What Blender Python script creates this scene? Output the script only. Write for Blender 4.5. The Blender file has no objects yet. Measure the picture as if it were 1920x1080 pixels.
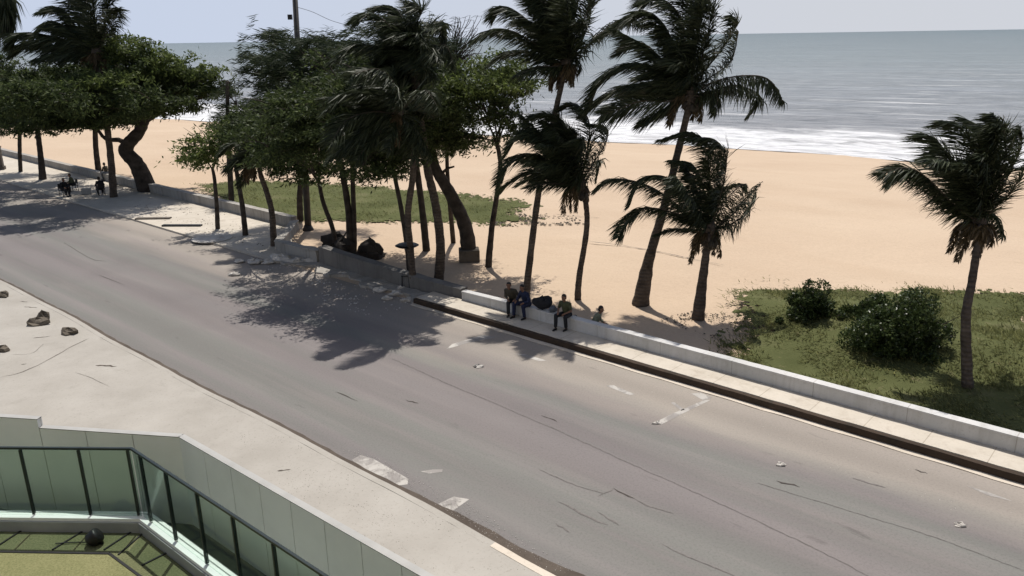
import bpy, math, random
import numpy as np
from mathutils import Vector, Matrix

# ------------------------------------------------------------------ camera, sky, sun, exposure
F, H = 1500.0, 10.5
ROLL = math.atan(25 / 1530)
PIT = math.atan((540 - 70) * math.cos(ROLL) / F)
SUN_EL, SUN_AZ = math.radians(67), math.radians(2)      # sun stands over the sea, slightly right
C = bpy.context.scene.collection
scene = bpy.context.scene
cam_d = bpy.data.cameras.new('camera'); cam = bpy.data.objects.new('camera', cam_d); C.objects.link(cam)
cam_d.sensor_width = 36; cam_d.lens = 36 * F / 1920; cam_d.clip_start = .1; cam_d.clip_end = 90000
def basis():
    cp, sp = math.cos(PIT), math.sin(PIT)
    def w(u, v, f):
        a = ROLL
        u2 = u * math.cos(a) + v * math.sin(a); v2 = -u * math.sin(a) + v * math.cos(a)
        return Vector((u2, f * cp + v2 * sp, -f * sp + v2 * cp))
    return w(1, 0, 0), w(0, 1, 0), -w(0, 0, 1)
bx_, by_, bz_ = basis()
cam.matrix_world = Matrix((( bx_.x, by_.x, bz_.x, 0), (bx_.y, by_.y, bz_.y, 0), (bx_.z, by_.z, bz_.z, H), (0, 0, 0, 1)))
scene.camera = cam
world = bpy.data.worlds.new('World'); scene.world = world; world.use_nodes = True
wn = world.node_tree; bg = wn.nodes['Background']
sky = wn.nodes.new('ShaderNodeTexSky'); sky.sky_type = 'NISHITA'; sky.sun_disc = False
sky.sun_elevation = SUN_EL; sky.sun_rotation = SUN_AZ; sky.air_density = 1.0; sky.dust_density = 2.0; sky.ozone_density = 1.2
wn.links.new(sky.outputs[0], bg.inputs[0]); bg.inputs[1].default_value = 0.068
# the pale sea haze that lies along the horizon, lilac to the left, greyer to the right
bg2 = wn.nodes.new('ShaderNodeBackground'); tc = wn.nodes.new('ShaderNodeTexCoord'); sx_ = wn.nodes.new('ShaderNodeSeparateXYZ'); wn.links.new(tc.outputs['Generated'], sx_.inputs[0])
def wmap(o, a, b):
    m = wn.nodes.new('ShaderNodeMapRange'); m.interpolation_type = 'SMOOTHSTEP'; m.inputs[1].default_value = a; m.inputs[2].default_value = b; wn.links.new(o, m.inputs[0]); return m.outputs[0]
hx = wn.nodes.new('ShaderNodeMixRGB'); wn.links.new(wmap(sx_.outputs['X'], -.5, .45), hx.inputs[0]); hx.inputs[1].default_value = (.365, .41, .505, 1); hx.inputs[2].default_value = (.40, .415, .45, 1)
wn.links.new(hx.outputs[0], bg2.inputs[0]); msh = wn.nodes.new('ShaderNodeMixShader'); wn.links.new(wmap(sx_.outputs['Z'], .08, .32), msh.inputs[0])
wn.links.new(bg2.outputs[0], msh.inputs[1]); wn.links.new(bg.outputs[0], msh.inputs[2]); wn.links.new(msh.outputs[0], wn.nodes['World Output'].inputs[0])
sd = bpy.data.lights.new('sun', 'SUN'); sun = bpy.data.objects.new('sun', sd); C.objects.link(sun)
sd.energy = 3.4; sd.angle = math.radians(.5); sd.color = (1, .95, .88)
sv = Vector((math.sin(SUN_AZ) * math.cos(SUN_EL), math.cos(SUN_AZ) * math.cos(SUN_EL), math.sin(SUN_EL)))
sun.rotation_euler = sv.to_track_quat('Z', 'Y').to_euler()
scene.view_settings.view_transform = 'Standard'; scene.view_settings.look = 'None'
scene.view_settings.exposure = 0.65; scene.view_settings.gamma = 1
scene.cycles.max_bounces = 6; scene.cycles.transparent_max_bounces = 12

# ------------------------------------------------------------------ where things stand
def ray(x, y):
    u = (x - 960) / F; v = (540 - y) / F; a = ROLL
    u2 = u * math.cos(a) + v * math.sin(a); v2 = -u * math.sin(a) + v * math.cos(a)
    cp, sp = math.cos(PIT), math.sin(PIT)
    return (u2, cp + v2 * sp, -sp + v2 * cp)
def G(x, y, z=0.0):                    # point of the level z seen there
    d = ray(x, y); t = (z - H) / d[2]
    return Vector((d[0] * t, d[1] * t, z))
def P(x, y, Y):                        # point of the upright plane Y seen there
    d = ray(x, y); t = Y / d[1]
    return Vector((d[0] * t, Y, H + d[2] * t))
RA = math.radians(-41.8)               # the road's direction
D = Vector((math.cos(RA), math.sin(RA), 0)); N = Vector((-D.y, D.x, 0))
def R(u, v, z=0.0): return D * u + N * v + Vector((0, 0, z))
def UV(p): return p.x * D.x + p.y * D.y, p.x * N.x + p.y * N.y

# ------------------------------------------------------------------ helpers
def link(name, me, mat=None, parent=None, smooth=False, auto=None):
    o = bpy.data.objects.new(name, me); C.objects.link(o)
    if mat: 
        for m in (mat if isinstance(mat, (list, tuple)) else [mat]): me.materials.append(m)
    if parent: o.parent = parent
    if smooth: me.polygons.foreach_set('use_smooth', [True] * len(me.polygons))
    return o
def mesh_py(name, vs, fs):
    me = bpy.data.meshes.new(name); me.from_pydata([tuple(v) for v in vs], [], fs); me.update(); return me
def obj(name, vs, fs, mat=None, parent=None, smooth=False):
    if parent is not None:
        pm = parent.matrix_basis if parent.parent is None else Matrix.Translation(parent.parent.location) @ parent.matrix_basis
        pv = pm.inverted()
        vs = [pv @ Vector(v) for v in vs]
    me = mesh_py(name, vs, fs)
    if len(fs) < 3000:
        import bmesh
        bm = bmesh.new(); bm.from_mesh(me); bmesh.ops.recalc_face_normals(bm, faces=bm.faces); bm.to_mesh(me); bm.free()
    return link(name, me, mat, parent, smooth)
def quadmesh(name, arr, mat, parent=None):
    """arr: (n,4,3) numpy"""
    n = len(arr); me = bpy.data.meshes.new(name)
    a = arr.reshape(-1, 3).astype(np.float32)
    if parent is not None: a = a - np.array(parent.location, dtype=np.float32)
    me.vertices.add(n * 4); me.vertices.foreach_set('co', a.ravel())
    me.loops.add(n * 4); me.loops.foreach_set('vertex_index', np.arange(n * 4, dtype=np.int32))
    me.polygons.add(n); me.polygons.foreach_set('loop_start', np.arange(0, n * 4, 4, dtype=np.int32))
    me.polygons.foreach_set('loop_total', np.full(n, 4, dtype=np.int32))
    me.update(calc_edges=True); me.validate()
    return link(name, me, mat, parent)
def tag(o, label=None, cat=None, group=None, kind=None):
    if label: o['label'] = label
    if cat: o['category'] = cat
    if group: o['group'] = group
    if kind: o['kind'] = kind
    return o
def empty(name, loc, label, cat, group=None):
    o = bpy.data.objects.new(name, None); C.objects.link(o); o.location = loc; o.empty_display_size = .2
    o.matrix_basis = Matrix.Translation(Vector(loc))
    return tag(o, label, cat, group)
class MB:
    def __init__(s): s.v = []; s.f = []
    def add(s, vs, fs):
        b = len(s.v); s.v += [Vector(v) for v in vs]; s.f += [[i + b for i in f] for f in fs]
    def hexa(s, p):    # 8 points: bottom 4, top 4
        s.add(p, [(3, 2, 1, 0), (4, 5, 6, 7), (0, 1, 5, 4), (1, 2, 6, 5), (2, 3, 7, 6), (3, 0, 4, 7)])
    def box(s, c, sz, rz=0.0):
        c = Vector(c); ca, sa = math.cos(rz), math.sin(rz); p = []
        for z in (-.5, .5):
            for x, y in ((-.5, -.5), (.5, -.5), (.5, .5), (-.5, .5)):
                X, Y = x * sz[0], y * sz[1]; p.append(c + Vector((X * ca - Y * sa, X * sa + Y * ca, z * sz[2])))
        s.hexa(p)
    def bar(s, a, b, w, h):      # upright-section beam from a to b
        a = Vector(a); b = Vector(b); d = (b - a).normalized()
        up = Vector((0, 0, 1)) if abs(d.z) < .9 else Vector((D.x, D.y, 0))
        sd_ = d.cross(up).normalized(); up = sd_.cross(d)
        p = [q + sd_ * (i * w / 2) + up * (j * h / 2) for q in (a, b) for i, j in ((-1, -1), (1, -1), (1, 1), (-1, 1))]
        s.hexa(p)
    def tube(s, pts, rad, n=8, cap=True, jit=0.0, rng=None):
        pts = [Vector(p) for p in pts]; b = len(s.v); prev = None
        for i, p in enumerate(pts):
            t = (pts[min(i + 1, len(pts) - 1)] - pts[max(i - 1, 0)]).normalized()
            ref = Vector((0, 1, 0)) if abs(t.y) < .9 else Vector((1, 0, 0))
            if prev is not None: ref = prev
            x = (ref - t * ref.dot(t)).normalized(); y = t.cross(x); prev = x
            r = rad[i] if hasattr(rad, '__len__') else rad
            for k in range(n):
                a = 2 * math.pi * k / n; rr = r * (1 + (rng.uniform(-jit, jit) if rng else 0))
                s.v.append(p + x * math.cos(a) * rr + y * math.sin(a) * rr)
        for i in range(len(pts) - 1):
            for k in range(n):
                k2 = (k + 1) % n
                s.f.append([b + i * n + k, b + i * n + k2, b + (i + 1) * n + k2, b + (i + 1) * n + k])
        if cap:
            s.f.append([b + k for k in range(n)][::-1]); s.f.append([b + (len(pts) - 1) * n + k for k in range(n)])
    def lathe(s, c, prof, n=16):
        c = Vector(c); s.tube([c + Vector((0, 0, z)) for r, z in prof], [max(r, .001) for r, z in prof], n)
    def rock(s, c, r, seed, flat=.6, n=9):
        rng = random.Random(seed); c = Vector(c); m = 6; vs = []; fs = []
        ph = [rng.uniform(0, 6.28) for _ in range(6)]
        for i in range(m + 1):
            th = math.pi * i / m
            for k in range(n):
                a = 2 * math.pi * k / n
                q = 1 + .22 * math.sin(2 * a + ph[0] + i) + .16 * math.sin(3 * a + ph[1] - 2 * th) + rng.uniform(-.1, .1)
                vs.append(c + Vector((math.sin(th) * math.cos(a) * r[0] * q, math.sin(th) * math.sin(a) * r[1] * q, (math.cos(th) * flat + .15) * r[2] * q)))
        for i in range(m):
            for k in range(n):
                k2 = (k + 1) % n; fs.append([i * n + k, (i + 1) * n + k, (i + 1) * n + k2, i * n + k2])
        s.add(vs, fs)
    def build(s, name, mat=None, parent=None, smooth=False, bevel=0):
        o = obj(name, s.v, s.f, mat, parent, smooth)
        if bevel:
            m = o.modifiers.new('bevel', 'BEVEL'); m.width = bevel; m.segments = 2; m.limit_method = 'ANGLE'
        return o
def spline(pts, n):
    pts = [Vector(p) for p in pts]
    if len(pts) == 2: return [pts[0].lerp(pts[1], i / n) for i in range(n + 1)]
    q = [pts[0] * 2 - pts[1]] + pts + [pts[-1] * 2 - pts[-2]]; out = []
    seg = len(pts) - 1
    for i in range(n + 1):
        t = i / n * seg; k = min(int(t), seg - 1); t -= k
        a, b, c, d = q[k:k + 4]
        out.append(.5 * ((2 * b) + (c - a) * t + (2 * a - 5 * b + 4 * c - d) * t * t + (3 * b - a - 3 * c + d) * t ** 3))
    return out
def pnoise(x, y, z=0, seed=0):
    s = seed * 1.7
    return (np.sin(x * 1.0 + 1.3 * np.sin(y * .7 + s) + s) + np.sin(y * 1.1 + 1.7 * np.sin(z * .9 + x * .5 + s) + 2.1) + np.sin(z * 1.2 + 1.1 * np.sin(x * .8 - y * .6 + s) + 4.2)) / 3

# ------------------------------------------------------------------ materials
class NT:
    def __init__(s, name):
        s.m = bpy.data.materials.new(name); s.m.use_nodes = True; s.t = s.m.node_tree
        s.b = s.t.nodes['Principled BSDF']; s.out = s.t.nodes['Material Output']
    def n(s, ty, **k):
        d = s.t.nodes.new('ShaderNode' + ty)
        for a, v in k.items(): setattr(d, a, v)
        return d
    def l(s, a, b): s.t.links.new(a, b)
    def pos(s, rot=0.0, scale=(1, 1, 1)):
        g = s.n('NewGeometry'); m = s.n('Mapping'); m.inputs['Rotation'].default_value = (0, 0, rot); m.inputs['Scale'].default_value = scale
        m.vector_type = 'POINT'
        if rot:
            r = s.n('VectorRotate'); r.rotation_type = 'Z_AXIS'; r.inputs['Angle'].default_value = rot; s.l(g.outputs['Position'], r.inputs[0])
            m.inputs['Rotation'].default_value = (0, 0, 0); s.l(r.outputs[0], m.inputs[0])
        else: s.l(g.outputs['Position'], m.inputs[0])
        return m.outputs[0]
    def noise(s, vec, sc, det=4, rough=.55, dist=0):
        k = s.n('TexNoise'); k.inputs['Scale'].default_value = sc; k.inputs['Detail'].default_value = det; k.inputs['Roughness'].default_value = rough; k.inputs['Distortion'].default_value = dist
        if vec is not None: s.l(vec, k.inputs['Vector'])
        return k.outputs['Fac']
    def ramp(s, fac, stops, interp='LINEAR'):
        r = s.n('ValToRGB'); cr = r.color_ramp; cr.interpolation = interp
        while len(cr.elements) < len(stops): cr.elements.new(.5)
        for e, (p, c) in zip(cr.elements, stops): e.position = p; e.color = (c if hasattr(c, '__len__') else (c, c, c)) + (1,) if hasattr(c, '__len__') else (c, c, c, 1)
        s.l(fac, r.inputs[0]); return r.outputs[0]
    def mix(s, a, b, fac, mode='MIX'):
        k = s.n('MixRGB'); k.blend_type = mode
        for v, i in ((fac, 0), (a, 1), (b, 2)):
            if isinstance(v, (int, float)): k.inputs[i].default_value = v
            elif isinstance(v, tuple): k.inputs[i].default_value = v + (1,)
            else: s.l(v, k.inputs[i])
        return k.outputs[0]
    def math(s, op, a, b=0.0, clamp=False):
        k = s.n('Math', operation=op); k.use_clamp = clamp
        for v, i in ((a, 0), (b, 1)):
            if isinstance(v, (int, float)): k.inputs[i].default_value = v
            else: s.l(v, k.inputs[i])
        return k.outputs[0]
    def bump(s, h, st=.3, dist=.02):
        k = s.n('Bump'); k.inputs['Strength'].default_value = st; k.inputs['Distance'].default_value = dist; s.l(h, k.inputs['Height']); s.l(k.outputs[0], s.b.inputs['Normal'])
    def col(s, c):
        if isinstance(c, tuple): s.b.inputs['Base Color'].default_value = c + (1,)
        else: s.l(c, s.b.inputs['Base Color'])
    def rough(s, r, spec=None):
        s.b.inputs['Roughness'].default_value = r
        if spec is not None: s.b.inputs['Specular IOR Level'].default_value = spec
def plain(name, c, var=.25, sc=6, rough=.7, bump=.15, metal=0, spec=.3):
    t = NT(name); p = t.pos()
    f = t.noise(p, sc, 5, .6)
    lo = tuple(x * (1 - var) for x in c); hi = tuple(min(1, x * (1 + var)) for x in c)
    t.col(t.ramp(f, [(.3, lo), (.7, hi)])); t.rough(rough, spec); t.b.inputs['Metallic'].default_value = metal
    if bump: t.bump(t.noise(p, sc * 6, 4), bump, .02)
    return t.m
def leafmat(name, lo, hi, trans=.25, rough=.5):
    t = NT(name); g = t.n('NewGeometry')
    c = t.ramp(g.outputs['Random Per Island'], [(0, lo), (.8, tuple((a + b) / 2 for a, b in zip(lo, hi))), (1, hi)])
    f = t.noise(t.pos(), .9, 2)
    c2 = t.mix(c, t.mix(c, (1.35, 1.3, 1.0), 1.0, 'MULTIPLY'), f)
    t.col(c2); t.rough(rough, .18)
    tr = t.n('BsdfTranslucent'); t.l(c2, tr.inputs[0]); ms = t.n('MixShader'); ms.inputs[0].default_value = trans
    t.l(t.b.outputs[0], ms.inputs[1]); t.l(tr.outputs[0], ms.inputs[2]); t.l(ms.outputs[0], t.out.inputs[0])
    return t.m
M = {}
M['palm'] = leafmat('palm_leaf', (.013, .019, .011), (.062, .074, .044), .2, .5)
M['palm_dry'] = leafmat('dry_palm_leaf', (.04, .03, .018), (.13, .095, .06), .12)
M['leaf_dark'] = leafmat('dark_leaf', (.018, .029, .012), (.088, .115, .045), .38, .6)
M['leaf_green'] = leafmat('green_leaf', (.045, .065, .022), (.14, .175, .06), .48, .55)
M['needle'] = leafmat('feathery_leaf', (.016, .025, .015), (.055, .072, .040), .22, .7)
M['bush'] = leafmat('bush_leaf', (.014, .025, .010), (.075, .10, .038), .25, .32)
M['twig'] = plain('twig_bark', (.045, .038, .03), .3, 8, .9)
def bark(name, c, ring):
    t = NT(name); p = t.pos(0, (1, 1, 1)); f = t.noise(p, 3, 5, .65)
    w = t.n('TexWave'); w.wave_type = 'BANDS'; w.bands_direction = 'Z'; w.inputs['Scale'].default_value = ring; w.inputs['Distortion'].default_value = 2.5; w.inputs['Detail'].default_value = 3
    t.l(p, w.inputs[0])
    a = t.mix(t.ramp(f, [(.3, tuple(x * .55 for x in c)), (.72, tuple(x * 1.5 for x in c))]), (.5, .5, .5), t.math('MULTIPLY', w.outputs['Fac'], .45), 'MULTIPLY')
    t.col(a); t.rough(.92, .15); t.bump(t.math('ADD', w.outputs['Fac'], f), .6, .03); return t.m
M['palm_bark'] = bark('palm_bark', (.085, .068, .055), 2.2)
M['tree_bark'] = bark('tree_bark', (.055, .045, .037), .6)

def sand():
    t = NT('beach_sand'); p = t.pos(); big = t.noise(p, .07, 4); r = t.pos(-RA, (.12, .5, 1)); st = t.noise(r, .5, 5, .6); fine = t.noise(p, 9, 6, .7)
    c = t.ramp(big, [(.3, (.425, .325, .235)), (.7, (.47, .37, .272))])
    c = t.mix(c, (.40, .30, .21), t.ramp(st, [(.5, 0), (.75, .5)]))
    c = t.mix(c, t.mix(c, (.86, .86, .86), 1.0, 'MULTIPLY'), t.ramp(fine, [(.45, 0), (.75, 1)]))
    # faint foot and tyre tracks, patches of debris
    mk = t.noise(t.pos(-RA, (.3, 1.4, 1)), 1.3, 6, .7, .4); c = t.mix(c, (.27, .21, .15), t.ramp(mk, [(.66, 0), (.74, .35)]))
    t.col(c); t.rough(.95, .1); t.bump(t.math('ADD', t.noise(p, 1.6, 6, .65), t.math('MULTIPLY', fine, .4)), .5, .12); return t.m
M['sand'] = sand()
def road():
    t = NT('worn_asphalt'); p = t.pos(); r = t.pos(-RA, (.035, 1, 1)); s1 = t.noise(r, .55, 5, .6, .3); s2 = t.noise(t.pos(-RA, (.1, 1.6, 1)), 1.2, 5, .6)
    big = t.noise(p, .22, 3)
    c = t.mix((.170, .153, .148), (.153, .150, .138), t.ramp(s1, [(.42, 0), (.58, 1)]))
    c = t.mix(c, (.205, .183, .173), t.ramp(s2, [(.5, 0), (.8, .7)]))
    c = t.mix(c, (.13, .12, .117), t.ramp(big, [(.55, 0), (.85, .5)]))
    # sand blown over the seaward side of the road
    sp = t.n('SeparateXYZ'); t.l(t.pos(-RA), sp.inputs[0])
    edge = t.math('ADD', sp.outputs['Y'], t.math('MULTIPLY', t.math('SUBTRACT', t.noise(t.pos(-RA, (.12, .8, 1)), .6, 5), .5), 4.5))
    e = t.math('MULTIPLY', t.math('SUBTRACT', edge, 17.2), .5, True)
    c = t.mix(c, (.33, .29, .245), t.math('MULTIPLY', e, .68))
    fine = t.noise(p, 17, 6, .8); c = t.mix(c, t.mix(c, (.6, .6, .6), 1.0, 'MULTIPLY'), t.ramp(fine, [(.48, 0), (.68, .6)]))
    ln = t.math('MULTIPLY', t.math('ADD', t.math('SINE', t.math('MULTIPLY', sp.outputs['Y'], 3.6)), 1), t.noise(t.pos(-RA, (.05, 1, 1)), .8, 4)); c = t.mix(c, t.mix(c, (.80, .79, .79), 1.0, 'MULTIPLY'), t.math('MULTIPLY', ln, .5))
    # dark short stains
    st = t.noise(t.pos(-RA, (.45, 1.7, 1)), 1.1, 6, .65, .3); c = t.mix(c, (.07, .062, .06), t.ramp(st, [(.64, 0), (.74, .55)]))
    pt = t.noise(t.pos(-RA, (.10, .35, 1)), 1.0, 2, .3); c = t.mix(c, t.mix(c, (.93, .93, .94), 1.0, 'MULTIPLY'), t.ramp(pt, [(.47, 0), (.60, 1)]))
    t.col(c); t.rough(.85, .25); t.bump(t.noise(p, 60, 4, .7), .35, .01); return t.m
M['road'] = road()
def conc(name, a, b, stain, st=(.6, .8), bump=.3, joint=0, streak=0):
    t = NT(name); p = t.pos(); n1 = t.noise(p, .5, 6, .65); n2 = t.noise(p, 14, 5, .75); n3 = t.noise(p, 1.9, 7, .7, .5)
    c = t.ramp(n1, [(.3, a), (.7, b)]); c = t.mix(c, stain, t.ramp(n3, [(st[0], 0), (st[1], .7)]))
    c = t.mix(c, t.mix(c, (.6, .58, .55), 1.0, 'MULTIPLY'), t.ramp(n2, [(.56, 0), (.74, .7)]))
    if joint:
        sp = t.n('SeparateXYZ'); t.l(t.pos(-RA), sp.inputs[0]); fr = t.math('FRACT', t.math('DIVIDE', sp.outputs['X'], joint)); c = t.mix(c, t.mix(c, (.68, .66, .63), 1.0, 'MULTIPLY'), t.math('LESS_THAN', fr, .022 / joint))
    if streak:
        c = t.mix(c, stain, t.ramp(t.noise(t.pos(-RA, (3, 1, .35)), 1.3, 5, .7), [(.48, 0), (.75, streak)]))
    t.col(c); t.rough(.9, .2); t.bump(n2, bump, .02); return t.m
M['walk'] = conc('sidewalk_concrete', (.275, .256, .226), (.34, .32, .287), (.20, .185, .16), (.58, .85))
M['prom'] = conc('promenade_concrete', (.41, .37, .31), (.49, .445, .38), (.31, .265, .21), (.5, .75), joint=1.5)
M['wall'] = conc('painted_wall', (.42, .42, .41), (.53, .52, .51), (.27, .25, .22), (.58, .8), joint=2.6, streak=.45)
M['oldwall'] = conc('weathered_wall', (.26, .245, .22), (.36, .34, .31), (.13, .115, .10), joint=3.0, streak=.7)
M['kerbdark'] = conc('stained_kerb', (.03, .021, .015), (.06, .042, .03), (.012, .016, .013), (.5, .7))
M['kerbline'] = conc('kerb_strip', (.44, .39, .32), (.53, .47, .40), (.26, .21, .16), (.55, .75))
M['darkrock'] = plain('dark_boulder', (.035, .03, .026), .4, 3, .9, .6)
M['darkwall'] = conc('shade_darkened_wall', (.12, .115, .108), (.19, .18, .168), (.06, .055, .05), streak=.6)  # streaked concrete, its base tone darkened to carry the tree shade
M['rubble'] = conc('broken_concrete', (.38, .36, .33), (.52, .49, .45), (.15, .13, .11), (.5, .7), .8)
M['rock'] = conc('dark_rock', (.07, .058, .045), (.17, .145, .115), (.03, .026, .02), (.5, .7), .8)
M['paint'] = conc('worn_white_paint', (.33, .31, .285), (.44, .42, .385), (.17, .155, .147), (.44, .56), .2)
M['dirt'] = conc('gutter_dirt', (.06, .047, .038), (.10, .082, .066), (.05, .04, .032), (.5, .7), .5)
M['crack'] = plain('crack_tar', (.055, .045, .04), .4, 9, .9)
M['crackl'] = plain('faint_crack', (.128, .115, .108), .3, 9, .9)
M['panel'] = plain('cladding_panel', (.76, .75, .72), .06, 1.2, .45, .03)
M['cap'] = plain('pale_render', (.62, .60, .56), .08, 3, .4, .03)
M['trim'] = plain('grey_trim', (.30, .295, .28), .1, 3, .5, .03)
M['alu'] = plain('white_rail', (.75, .76, .75), .05, 3, .35, 0)
M['dmetal'] = plain('dark_frame_metal', (.022, .03, .03), .2, 3, .35, 0, .3)
M['grey'] = plain('grey_kerb_paint', (.27, .275, .27), .12, 2, .6, .05)
M['floor'] = plain('dark_terrace_floor', (.075, .08, .077), .2, 2, .6, .1)
M['black'] = plain('black_plastic', (.012, .012, .013), .3, 5, .45, 0)
M['pole'] = plain('dark_pole', (.05, .045, .042), .3, 4, .7, .2)
M['wood'] = plain('weathered_wood', (.10, .085, .07), .3, 5, .85, .4)
def glass():
    t = NT('green_tinted_glass'); t.b.inputs['Roughness'].default_value = .02
    tr = t.n('BsdfTransparent'); tr.inputs[0].default_value = (.77, .84, .81, 1)
    gl = t.n('BsdfGlossy'); gl.inputs['Roughness'].default_value = .03; gl.inputs[0].default_value = (.85, .95, .9, 1)
    fr = t.n('Fresnel'); fr.inputs[0].default_value = 1.5
    ms = t.n('MixShader'); ms.inputs[0].default_value = .055; t.l(tr.outputs[0], ms.inputs[1]); t.l(gl.outputs[0], ms.inputs[2]); t.l(ms.outputs[0], t.out.inputs[0])
    return t.m
M['glass'] = glass()
def lawn(name, a, b):
    t = NT(name); p = t.pos(); f = t.noise(p, 1.2, 5); g = t.noise(p, 40, 4, .7)
    c = t.ramp(f, [(.3, a), (.7, b)]); c = t.mix(c, t.mix(c, (.45, .5, .4), 1.0, 'MULTIPLY'), t.ramp(g, [(.4, 0), (.7, .8)]))
    t.col(c); t.rough(.9, .1); t.bump(g, .6, .03); return t.m
M['lawn'] = lawn('lawn_inner', (.175, .178, .085), (.225, .218, .11))
M['lawn2'] = lawn('lawn_border', (.12, .13, .068), (.165, .168, .09))
def grassmat():
    t = NT('dune_grass'); p = t.pos(); f = t.noise(p, .35, 5, .6); f2 = t.noise(p, 2.2, 5, .65)
    c = t.ramp(f, [(.3, (.062, .07, .028)), (.55, (.092, .10, .042)), (.75, (.135, .128, .068))])
    c = t.mix(c, (.22, .175, .11), t.ramp(f2, [(.6, 0), (.78, .7)]))
    t.col(c); t.rough(.95, .05); t.bump(t.noise(p, 12, 5, .7), .8, .08); return t.m
M['grass'] = grassmat()
M['blade'] = leafmat('grass_blade', (.085, .095, .04), (.22, .22, .11), .5, .6)

# ------------------------------------------------------------------ shore
SU = np.array([-30000, -900, -420, -250, -140, -100, -63, -45, -24, -14, 40, 200, 900, 30000.])
SV = np.array([40, 40, 46, 54, 65.5, 75, 83.5, 86.5, 88.3, 89.0, 91, 95, 100, 100.])
def shore(u): return np.interp(u, SU, SV) + .5 * np.sin(u * .13) + .3 * np.sin(u * .37 + 1)
def grid(name, us, vs, fz, mat, sea=False):
    U, T = np.meshgrid(us, vs, indexing='ij')
    V = shore(U) + T if sea else T
    Z = fz(U, V, T)
    X = D.x * U + N.x * V; Y = D.y * U + N.y * V
    a = np.stack([X, Y, Z], -1).reshape(-1, 3).astype(np.float32)
    nu, nv = len(us), len(vs); me = bpy.data.meshes.new(name)
    i = np.arange((nu - 1) * (nv - 1)); r = i // (nv - 1); c = i % (nv - 1)
    q = np.stack([r * nv + c, (r + 1) * nv + c, (r + 1) * nv + c + 1, r * nv + c + 1], 1).astype(np.int32)
    me.vertices.add(len(a)); me.vertices.foreach_set('co', a.ravel())
    me.loops.add(q.size); me.loops.foreach_set('vertex_index', q.ravel())
    me.polygons.add(len(q)); me.polygons.foreach_set('loop_start', np.arange(0, q.size, 4, dtype=np.int32)); me.polygons.foreach_set('loop_total', np.full(len(q), 4, dtype=np.int32))
    me.update(calc_edges=True)
    if sea:
        uvl = me.uv_layers.new(name='shore'); uu = np.stack([U, T], -1).reshape(-1, 2)[q.ravel()].astype(np.float32)
        uvl.data.foreach_set('uv', uu.ravel())
    return link(name, me, mat, None, True)
def sand_z(u, v):
    d = shore(u) - v
    z = -2.15 * np.clip(1 - d / 32, 0, 1.25) ** 1.3
    m = np.clip((v - 23) / 4, 0, 1)
    return z + m * (.07 * pnoise(u * .55, v * .6) + .04 * pnoise(u * 1.6, v * 1.5, 0, 3))
us = np.concatenate([np.linspace(-900, -140, 60, endpoint=False), np.linspace(-140, 20, 320, endpoint=False), np.linspace(20, 300, 50)])
vs = np.concatenate([np.linspace(20.0, 40, 50, endpoint=False), np.linspace(40, 118, 110)])
tag(grid('beach', us, vs, lambda U, V, T: sand_z(U, V) - .004, M['sand']), kind='structure')

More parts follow.
